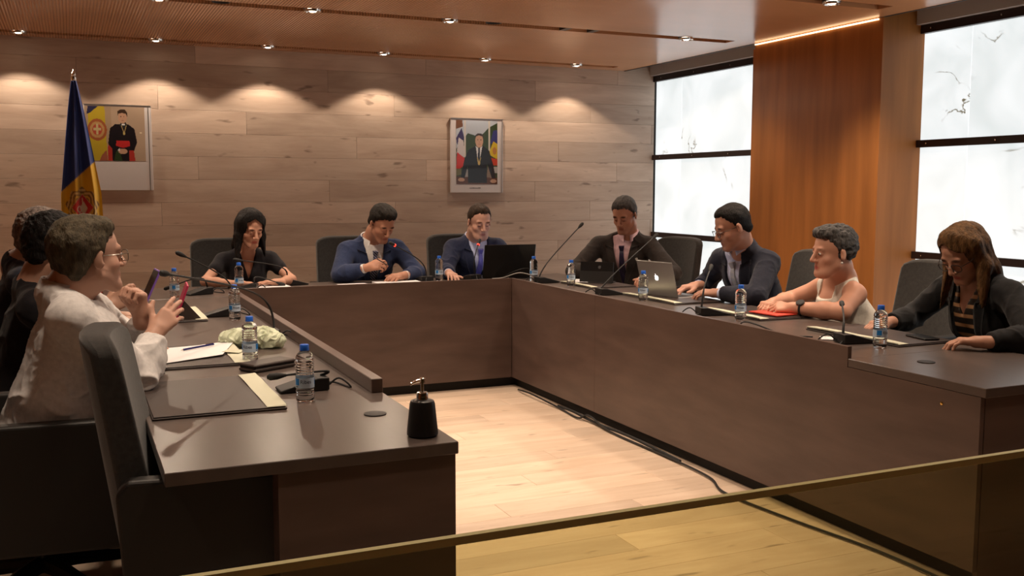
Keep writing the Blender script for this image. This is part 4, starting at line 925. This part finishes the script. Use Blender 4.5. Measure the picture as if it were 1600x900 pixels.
folder('dark folder with a cream edge beneath the silver laptop', 3.32, 5.00, 3.69, 5.62, 0, 'x0')
folder('dark folder with a cream edge under the orange red booklet', 3.33, 4.20, 3.69, 4.74, 0, 'x0')
folder('dark folder with a cream edge before the woman in the black blazer', 3.345, 3.25, 3.69, 3.86, 0, 'x0')
def sheet(name, label, cat, poly, z, m='paper', curl=0, group=None, t_=.0012):
    c = np.mean(poly, 0); m_ = MB().prism([(p[0]-c[0], p[1]-c[1]) for p in poly], 0, t_)
    if curl: m_.v = [(v[0], v[1], v[2]+curl*max(0, v[0])*2) for v in m_.v]
    return tag(m_.build(name, m, None, loc=(c[0], c[1], z)), label, cat, group)
sheet('paper_sheet', 'white printed sheet with the pen lying on it', 'paper', [(.295, 4.03), (.555, 4.14), (.655, 4.47), (.385, 4.40)], ZT+.014, curl=.03)
sheet('paper_sheet', 'white sheet slipped under the top sheet near the pale bag', 'paper', [(.33, 4.10), (.60, 4.20), (.62, 4.49), (.36, 4.44)], ZT+.0125)
def pen(label, a, b, m='pen_blue', r=.0045):
    a, b = V(*a), V(*b); d = nrm(b-a); t = thing('pen', label, 'pen', tuple(a)); MB().tube([(0, 0, 0), b-a-d*.012], r).build('barrel', m, t, True); MB().tube([b-a-d*.012, b-a], r*.9, 8, r2=.001).build('tip', 'chrome', t, True)
    MB().tube([d*.004+V(0, 0, r+.001), d*.04+V(0, 0, r+.001)], .0012, 6).build('clip', 'chrome', t)
pen('dark blue pen lying on the white sheet', (.548, 4.36, ZT+.031), (.405, 4.29, ZT+.024))
pen('pen in the hand of the writing man', (2.055, 7.015, .935), (2.125, 6.95, .885), 'black', .0038)
# wallet / case
t = thing('wallet', 'black leather wallet case in front of the second bottle', 'wallet', (.685, 3.85, ZT+.001), math.radians(28))
MB().box(-.10, .10, -.05, .05, 0, .014, .004).build('lower_cover', 'leather_pad', t); MB().box(-.096, .096, -.047, .047, .0145, .019, .001).build('inner_pages', 'black', t); MB().box(-.10, .10, -.05, .05, .0195, .031, .004).build('upper_cover', 'leather_pad', t)
# crumpled pale bag
G_ = Grid([ell((.66, 4.46, ZT+.035), (.075, .055, .040), k=.03), ell((.745, 4.40, ZT+.042), (.085, .065, .048), k=.03), ell((.80, 4.35, ZT+.032), (.05, .05, .034), k=.03)], .004)
G_.cutf(lambda P: (ZT+.001-P[..., 2]).astype(np.float32)); cq, qq = G_.mesh(); nn = vnormals(cq, qq)
w1 = vnoise(cq*np.array([38, 38, 30.])+2*vnoise(cq, 25)[:, None]); cq = cq+nn*(((1-np.abs(2*w1-1))**2-.4)*.013)[:, None]; cq[:, 2] = np.maximum(cq[:, 2], ZT+.001)
tag(me_np('crumpled_bag', cq, qq, 'tissue', None, False), 'crumpled pale green white plastic bag on the left desk', 'bag')
sheet('paper_scrap', 'small cream paper corner sticking out by the second bottle', 'paper', [(.56, 4.20), (.62, 4.14), (.66, 4.20), (.60, 4.26)], ZT+.021, 'cream')
# soap dispenser
t = thing('soap_dispenser', 'black pump dispenser on the near corner of the left desk', 'dispenser', (.895, 2.615, ZT+.001))
MB().lathe([(.001, 0), (.040, 0), (.0445, .004), (.0445, .010), (.036, .092), (.033, .100), (.024, .1035), (.018, .104)], 8 if False else 32).build('container', 'dispenser', t, True)
MB().lathe([(.0165, .104), (.0165, .122), (.015, .1245), (.008, .125), (.0048, .126), (.0048, .150), (.009, .151), (.009, .164), (.006, .166), (.001, .166)], 24).build('pump_collar', 'chrome', t, True)
MB().tube([(0, 0, .158), (-.018, -.006, .158), (-.036, -.012, .154), (-.040, -.0135, .149)], [.0055, .005, .0038, .003], 10).build('nozzle', 'chrome', t, True)
# phones and tablets
def phone(label, c, d, up, m, sz=(.072, .145, .008)):
    t = thing('phone', label, 'phone', c); d = nrm(d); n = nrm(np.array(up)-d*np.dot(up, d)); x = np.cross(d, n); mt = Matrix(((x[0], d[0], n[0], 0), (x[1], d[1], n[1], 0), (x[2], d[2], n[2], 0), (0, 0, 0, 1)))
    MB().box(-sz[0]/2, sz[0]/2, -sz[1]/2, sz[1]/2, -sz[2]/2, sz[2]/2, .002, mt).build('phone_case', m, t); MB().box(-sz[0]/2+.004, sz[0]/2-.004, -sz[1]/2+.006, sz[1]/2-.006, sz[2]/2, sz[2]/2+.001, 0, mt).build('screen', 'screen_black', t)
phone('purple phone held up between the near man\'s fist and hand', (.30, 4.34, 1.045), (.45, 0, 1), (-.9, -.25, .4), 'purple')
phone('slim black phone on the folder before the woman in the blazer', (3.60, 3.36, ZT+.017), (.2, 1, 0), (0, 0, 1), 'black', (.075, .15, .008))
t = thing('tablet_computer', 'magenta backed tablet propped in a black stand case on the left desk', 'tablet', (.50, 5.50, ZT+.012))
mt = Matrix.Rotation(math.radians(-4), 4, 'Z') @ Matrix.Rotation(math.radians(20), 4, 'Y')
MB().box(-.006, .004, -.12, .12, 0, .19, .002, mt).build('tablet_body', 'magenta', t); MB().box(.0045, .008, -.12, .12, 0, .10, .001, mt).build('case_cover', 'black', t)
MB().prism([(0, 0), (.12, 0), (.035, .10)], -.115, -.105, Matrix(((1, 0, 0, 0), (0, 0, 1, 0), (0, 1, 0, 0), (0, 0, 0, 1)))).build('stand', 'leather_pad', t)
t = thing('tablet_computer', 'black tablet standing in its case before the man in brown', 'tablet', (3.52, 6.33, ZT+.0125), math.radians(48))
mt = Matrix.Rotation(math.radians(12), 4, 'Y')
MB().box(-.008, .0, -.125, .125, .001, .155, .003, mt).build('tablet_body', 'screen_black', t); MB().box(-.013, -.008, -.125, .125, .001, .085, .002, mt).build('case_cover', 'black', t); MB().box(-.02, .12, -.12, .12, 0, .005, .002).build('case_base', 'black', t)
MB().lathe([(.012, 0), (.012, .0015), (.001, .0015)], 16, mtx=mt @ Matrix.Translation((-.008, -.02, .115)) @ Matrix.Rotation(-math.pi/2, 4, 'Y')).build('emblem', 'grey_trim', t)
# laptops
def laptop(label, x, y, rz, wd, dp, ht, lean, m, lid_m, sc='screen_black'):
    """hinge along local Y at x=0, keyboard toward +X, lid leaning back toward -X"""
    t = thing('laptop', label, 'laptop', (x, y, ZT+.001), math.radians(rz))
    MB().box(0, dp, -wd/2, wd/2, 0, .014, .003).build('base', m, t); kb = MB()
    for i in range(5):
        for j in range(13): kb.box(.03+i*.022, .048+i*.022, -wd*.42+j*wd*.065, -wd*.42+j*wd*.065+wd*.055, .0142, .0162)
    kb.build('keyboard', 'keys', t); MB().box(dp*.62, dp*.93, -.05, .05, .0142, .0146).build('touchpad', 'silver' if m == 'silver' else 'keys', t)
    mt = Matrix.Translation((.006, 0, .014)) @ Matrix.Rotation(math.radians(-lean), 4, 'Y')
    lid = MB().box(-.008, 0, -wd/2, wd/2, 0, ht, .003, mt).build('lid', lid_m, t); MB().box(0, .001, -wd/2+.01, wd/2-.01, .012, ht-.01, 0, mt).build('screen', sc, lid)
    return t, lid, mt
mat('screen_lit', (.1, .1, .12), .3, emit=(.75, .8, 1.0), est=.8)
t, lid, mt = laptop('silver laptop with a glowing fruit emblem on the lid', 3.46, 5.375, 12, .32, .245, .235, 16, 'silver', 'silver', 'screen_lit')
ap = [(0, .62), (.18, .74), (.42, .76), (.62, .66), (.74, .52), (.60, .38), (.56, .16), (.64, -.06), (.80, -.20), (.66, -.54), (.46, -.82), (.26, -.90), (.0, -.80), (-.26, -.90), (-.46, -.82), (-.70, -.48), (-.84, -.08), (-.82, .28), (-.68, .58), (-.44, .75), (-.18, .74)]
k = .021; MB().prism([(p[0]*k, p[1]*k) for p in ap], 0, .0012, mt @ Matrix.Translation((-.0082, 0, .125)) @ Matrix(((0, 0, -1, 0), (1, 0, 0, 0), (0, 1, 0, 0), (0, 0, 0, 1)))).build('glowing_emblem', 'logo', lid)
MB().prism([(0, .82*k), (.06*k, 1.08*k), (.30*k, 1.32*k), (.32*k, 1.08*k), (.2*k, .9*k)], 0, .0012, mt @ Matrix.Translation((-.0082, 0, .125)) @ Matrix(((0, 0, -1, 0), (1, 0, 0, 0), (0, 1, 0, 0), (0, 0, 0, 1)))).build('glowing_emblem', 'logo', lid)
laptop('open black laptop with its dark lid toward the room on the middle desk', 3.10, 6.98, 86, .42, .25, .262, 12, 'black', 'screen_black', 'screen_lit')
m_ = MB().lathe([(.001, .034), (.015, .031), (.026, .020), (.030, .006), (.030, 0), (.001, 0)][::-1], 20, mtx=Matrix.Scale(1.5, 4, (0, 1, 0))).build('computer_mouse', 'black', None, True, loc=(2.655, 6.985, ZT+.001)); tag(m_, 'black computer mouse under the hand of the man at the black laptop', 'mouse')
cb = MB().tube(smooth_path([(2.97, 6.99, .757), (3.02, 6.90, .77), (3.12, 6.80, .812), (3.25, 6.74, .775), (3.30, 6.78, .757)]), .004).build('charging_cable', 'grey_cable'); tag(cb, 'pale grey cable looped in front of the black laptop', 'cable')
cb = MB().tube(smooth_path([(3.02, 6.96, .757), (3.10, 6.86, .82), (3.20, 6.82, .84), (3.27, 6.86, .757)]), .0035).build('charging_cable', 'cable'); tag(cb, 'thin black cable arching before the black laptop lid', 'cable')
cb = MB().tube(smooth_path([(3.12, 4.10, .757), (3.06, 3.98, .79), (3.03, 3.85, .795), (3.10, 3.72, .757), (3.18, 3.62, .757)]), .004).build('charging_cable', 'cable'); tag(cb, 'short black cable hump on the right desk near its raised edge', 'cable')
# papers on the middle desk
sheet('paper_sheet', 'white sheets under the hands of the black haired woman', 'paper', [(1.03, 6.80), (1.40, 6.82), (1.39, 7.10), (1.02, 7.10)], ZT+.013, t_=.004)
sheet('paper_sheet', 'white sheet left of the writing man', 'paper', [(1.76, 6.72), (2.0, 6.76), (1.96, 7.02), (1.75, 7.0)], ZT+.003, t_=.006)
sheet('paper_sheet', 'cream sheets in front of the writing man', 'paper', [(2.03, 6.75), (2.36, 6.75), (2.36, 7.02), (2.02, 7.02)], ZT+.003, 'paper', t_=.012)
sheet('paper_sheet', 'white sheets between the two men in navy suits', 'paper', [(2.44, 6.74), (2.56, 6.74), (2.54, 6.9), (2.42, 6.9)], ZT+.003, t_=.004)
pen('dark pen lying beside the white sheet of the writing man', (1.99, 6.90, ZT+.008), (2.03, 6.74, ZT+.008), 'black')
sheet('booklet', 'orange red booklet under the watch hand of the woman in white', 'booklet', [(3.46, 4.22), (3.62, 4.24), (3.60, 4.46), (3.44, 4.44)], ZT+.017, 'red_book', t_=.006)
sheet('paper_sheet', 'white sheets on the corner folder beside the tablet', 'paper', [(3.36, 6.42), (3.46, 6.35), (3.62, 6.52), (3.5, 6.60)], ZT+.016, t_=.002)
sheet('paper_sheet', 'small white card beside the right end microphone', 'paper', [(3.18, 3.56), (3.27, 3.50), (3.33, 3.58), (3.24, 3.64)], ZT+.002, t_=.002)

# ------------------------------------------------------------------ flat prints and flag
def inpoly(X_, Y_, P):
    P = np.array(P, float); r = np.zeros(X_.shape, bool); n = len(P); j = n-1
    for i in range(n):
        c = ((P[i, 1] > Y_) != (P[j, 1] > Y_)) & (X_ < (P[j, 0]-P[i, 0])*(Y_-P[i, 1])/(P[j, 1]-P[i, 1]+1e-12)+P[i, 0]); r ^= c; j = i
    return r
def paint_grid(nx, ny, bg, ops):
    """ops: (kind, data, colour) in unit coordinates, y up"""
    x, y = np.meshgrid((np.arange(nx)+.5)/nx, (np.arange(ny)+.5)/ny); c = np.ones((ny, nx, 3))*np.array(bg)
    for k, dta, col_ in ops:
        if k == 'p': m_ = inpoly(x, y, dta)
        elif k == 'e': m_ = ((x-dta[0])/dta[2])**2+((y-dta[1])/dta[3])**2 < 1
        c[m_] = col_
    return c
def print_mesh(name, parent, x0, x1, z0, z1, y, cols):
    ny, nx = cols.shape[:2]; X_, Z2 = np.meshgrid(np.linspace(x0, x1, nx+1), np.linspace(z0, z1, ny+1)); v = np.stack([X_, np.full(X_.shape, y), Z2], -1).reshape(-1, 3)
    i = np.arange(nx*ny); r, c = i//nx, i % nx; a = r*(nx+1)+c; q = np.stack([a, a+1, a+nx+2, a+nx+1], 1)
    o = me_np(name, v, q, 'print', parent, False); at = o.data.color_attributes.new('Col', 'FLOAT_COLOR', 'CORNER')
    at.data.foreach_set('color', np.repeat(np.concatenate([cols.reshape(-1, 3), np.ones((nx*ny, 1))], 1), 4, 0).astype(np.float32).ravel()); return o
SK = (.50, .30, .20)
YW = 8.6
f1 = thing('framed_photograph', 'white framed photograph of a clergyman in black with a red sash beside a yellow flag', 'picture', (.39, YW, 1.43))
MB().box(-.252, .252, -.022, -.004, 0, .682, .003).build('frame', 'white_frame', f1); MB().box(.225, .232, -.026, -.022, 0, .682).box(-.25, .25, -.026, -.022, .675, .682).build('acrylic_edge', 'silver', f1)
ops = [('p', [(0, 0), (.44, 0), (.44, 1), (0, 1)], (.36, .26, .17)), ('p', [(.03, .0), (.36, 0), (.33, 1), (.06, 1)], (.46, .34, .03)), ('p', [(.03, .85), (.06, 1), (.22, 1), (.10, .88)], (.03, .03, .07)), ('p', [(.22, 0), (.36, 0), (.34, .2), (.26, .1)], (.32, .10, .06)),
       ('e', (.20, .57, .16, .20), (.33, .10, .04)), ('e', (.20, .57, .12, .15), (.45, .26, .10)), ('e', (.20, .57, .08, .10), (.40, .08, .05)), ('p', [(.14, .56), (.26, .56), (.26, .60), (.14, .60)], (.5, .4, .2)), ('p', [(.18, .48), (.22, .48), (.22, .68), (.18, .68)], (.5, .4, .2)),
       ('p', [(.36, 0), (.37, .30), (.41, .60), (.50, .68), (.72, .68), (.82, .60), (.86, .35), (.80, .18), (.78, 0)], (.015, .012, .015)), ('p', [(.36, 0), (.37, .32), (.44, .22), (.44, 0)], (.40, .04, .03)), ('p', [(.72, 0), (.72, .2), (.80, .2), (.82, 0)], (.40, .04, .03)),
       ('p', [(.50, .28), (.51, .38), (.73, .38), (.74, .28), (.62, .24)], (.50, .03, .03)), ('p', [(.46, 0), (.50, .18), (.56, .22), (.60, 0)], (.03, .05, .02)), ('e', (.615, .18, .075, .05), SK), ('p', [(.52, .20), (.56, .24), (.56, .18)], (.7, .7, .7)),
       ('p', [(.57, .66), (.60, .72), (.68, .72), (.70, .66), (.64, .60)], (.03, .03, .03)), ('p', [(.61, .66), (.66, .66), (.66, .69), (.61, .69)], (.75, .72, .7)), ('p', [(.595, .66), (.61, .66), (.645, .54), (.635, .52)], (.35, .25, .1)), ('p', [(.68, .66), (.695, .66), (.655, .52), (.645, .54)], (.35, .25, .1)), ('e', (.645, .51, .02, .025), (.5, .4, .15)),
       ('e', (.625, .80, .075, .105), SK), ('p', [(.545, .82), (.55, .92), (.60, .955), (.67, .95), (.705, .90), (.705, .82), (.69, .87), (.62, .89), (.56, .87)], (.05, .03, .02)),
       ('e', (.60, .82, .012, .006), (.08, .04, .03)), ('e', (.65, .82, .012, .006), (.08, .04, .03)), ('p', [(.605, .745), (.645, .745), (.645, .752), (.605, .752)], (.30, .10, .08)), ('p', [(.62, .77), (.633, .77), (.63, .80)], (.38, .2, .13)), ('e', (.93, .53, .02, .012), (.8, .7, .5))]
print_mesh('photo_print', f1, -.245, .20, .235, .665, -.0235, paint_grid(110, 106, (.42, .31, .22), ops))
f2 = thing('framed_photograph', 'white framed portrait of a man in a dark suit with a chain standing between flags', 'picture', (3.49, YW, 1.412))
MB().box(-.262, .262, -.024, -.004, 0, .685, .003).build('frame', 'white_frame', f2); MB().box(.25, .256, -.03, -.024, 0, .685).box(-.262, .262, -.03, -.024, .678, .685).build('acrylic_edge', 'silver', f2)
ops = [('p', [(0, .55), (.28, .80), (.48, .76), (.62, .78), (.8, .9), (1, .97), (1, 0), (0, 0)], (.035, .055, .02)), ('p', [(.0, 1), (.15, 1), (.16, .9), (0, .86)], (.16, .06, .02)), ('p', [(0, .72), (.13, .88), (.19, .74), (.16, .60), (.02, .62)], (.035, .02, .09)),
       ('p', [(.01, .48), (.06, .73), (.17, .68), (.22, .42), (.10, .42)], (.55, .50, .50)), ('p', [(.0, .24), (.02, .50), (.22, .40), (.16, .28), (.08, .24)], (.55, .03, .02)), ('p', [(.19, .42), (.19, 1), (.235, 1), (.235, .42)], (.55, .50, .45)),
       ('p', [(.78, .48), (.78, 1), (.825, 1), (.825, .48)], (.55, .50, .42)), ('p', [(.82, .65), (.90, .85), (1, .86), (1, .62)], (.04, .04, .16)), ('p', [(.78, .48), (.90, .68), (1, .64), (1, .40), (.9, .43)], (.60, .42, .02)), ('e', (.93, .53, .05, .06), (.45, .2, .05)), ('p', [(.84, .42), (1, .40), (1, .30), (.9, .3)], (.50, .05, .02)),
       ('p', [(.12, .12), (.20, .25), (.32, .22), (.28, .05), (.12, .05)], (.30, .28, .27)), ('p', [(.72, .05), (.78, .35), (.86, .2), (.86, .05)], (.22, .15, .10)), ('p', [(0, .0), (0, .12), (1, .10), (1, 0)], (.10, .035, .015)), ('p', [(0, .13), (.12, .15), (.12, .24), (0, .24)], (.15, .13, .05)), ('p', [(.88, .18), (1, .18), (1, .28), (.90, .28)], (.4, .38, .35)),
       ('p', [(.10, .10), (.20, .40), (.30, .54), (.48, .61), (.64, .61), (.80, .53), (.90, .30), (.96, .10), (.86, .10), (.74, .34), (.74, .02), (.28, .02), (.28, .30), (.20, .10)], (.010, .009, .011)), ('p', [(.47, .60), (.50, .45), (.54, .36), (.59, .45), (.63, .60), (.55, .56)], (.62, .60, .60)), ('p', [(.53, .57), (.57, .57), (.575, .40), (.545, .36), (.52, .42)], (.02, .02, .03)),
       ('p', [(.50, .42), (.52, .34), (.56, .30), (.60, .42), (.58, .42), (.55, .35), (.52, .42)], (.5, .36, .12)), ('e', (.55, .33, .03, .03), (.5, .36, .12)), ('e', (.12, .07, .08, .03), SK), ('e', (.90, .05, .08, .03), SK),
       ('e', (.555, .685, .095, .11), SK), ('p', [(.455, .70), (.46, .77), (.52, .80), (.60, .80), (.655, .77), (.66, .70), (.645, .75), (.55, .77), (.47, .75)], (.04, .025, .02)),
       ('e', (.52, .70, .018, .006), (.08, .04, .03)), ('e', (.595, .70, .018, .006), (.08, .04, .03)), ('p', [(.53, .63), (.59, .63), (.59, .637), (.53, .637)], (.30, .10, .08)), ('p', [(.55, .655), (.57, .655), (.56, .69)], (.38, .2, .13))]
print_mesh('photo_print', f2, -.208, .205, .078, .665, -.0255, paint_grid(100, 140, (.42, .46, .52), ops))
sg = MB(); rx = -.075
for k in range(9): wv_ = random.uniform(.008, .018); sg.box(rx, rx+wv_*.8, -.0252, -.0245, .040, .044+random.uniform(0, .004)); rx += wv_
sg.build('caption_line', 'grey_trim', f2)
# flag
fg = thing('flag_on_pole', 'draped blue and yellow flag with coat of arms on a pole', 'flag', (.075, 8.28, 0))
MB().lathe([(.001, 0), (.17, 0), (.17, .012), (.05, .03), (.03, .06)], 24).build('base', 'brass', fg, True); MB().tube([(0, 0, .04), (0, 0, 2.27)], .013, 10).build('pole', 'grey_trim', fg, True)
MB().lathe([(.016, 2.255), (.020, 2.262), (.020, 2.285), (.012, 2.29), (.018, 2.300), (.018, 2.312), (.007, 2.325), (.001, 2.35)], 16).build('finial', 'chrome', fg, True)
nu, nv = 110, 190; u_, v_ = np.meshgrid(np.linspace(0, 1, nu+1), np.linspace(0, 1, nv+1)); zt = 2.255-1.62*v_
hw = .018+.115*np.clip(v_*1.9, 0, 1)**.85+.03*v_; cx = .018*np.clip(v_*2, 0, 1)
ph = 5.2*math.pi*u_+1.2*v_; xx = cx+(u_*2-1)*hw; yy_ = -.012-(.010+.052*np.clip(v_*2, 0, 1))*(.5+.5*np.sin(ph+.8))-.03*np.cos((u_-.5)*math.pi)*np.clip(v_*3, 0, 1)
xx = xx+.012*np.cos(ph)*np.clip(v_*2, 0, 1); vv = np.stack([xx, yy_, zt], -1).reshape(-1, 3)
i = np.arange(nu*nv); r, c = i//nu, i % nu; a = r*(nu+1)+c; qf = np.stack([a, a+nu+1, a+nu+2, a+1], 1)
lx = xx.reshape(-1); lz = zt.reshape(-1); colr = np.ones((len(lx), 3))*np.array((.012, .040, .22))
bnd = 1.40+(lx+.14)*.95
ylw = lz < bnd; colr[ylw] = (.72, .42, .015)
red = lz < bnd-.46; colr[red] = (.42, .015, .02)
cxm, czm = .025, 1.30; dx, dz = (lx-cxm)/.095, (lz-czm)/.125
th = np.arctan2(dz, dx); rr = np.sqrt(dx*dx+dz*dz); rim = (rr < 1.15+.10*np.sin(9*th)) & (rr > .84); sw = np.sin(rr*26+2.5*np.sin(5*th)) > .0
colr[rim & sw] = (.20, .10, .02); colr[rim & ~sw] = (.62, .45, .16); dia = np.abs(dx)+np.abs(dz); colr[(rr <= .84)] = (.66, .42, .06); colr[(rr <= .84) & (sw)] = (.25, .12, .02)
colr[dia < .86] = (.50, .40, .18); colr[dia < .80] = (.52, .02, .02); colr[(dia < .80) & (np.abs((dx-.08)/.30)+np.abs((dz+.05)/.42) < 1)] = (.62, .52, .36)
colr[(dia < .8) & (np.abs(np.sqrt((dx+.22)**2+(dz+.1)**2)-.16) < .035)] = (.65, .6, .5); colr[(dia < .8) & (np.abs(dx) < .03) & (dz > -.5) & (dz < .55)] = (.6, .5, .3)
fo = me_np('flag_cloth', vv, qf, 'flag', fg, True); at = fo.data.color_attributes.new('Col', 'FLOAT_COLOR', 'POINT'); at.data.foreach_set('color', np.concatenate([colr, np.ones((len(lx), 1))], 1).astype(np.float32).ravel())
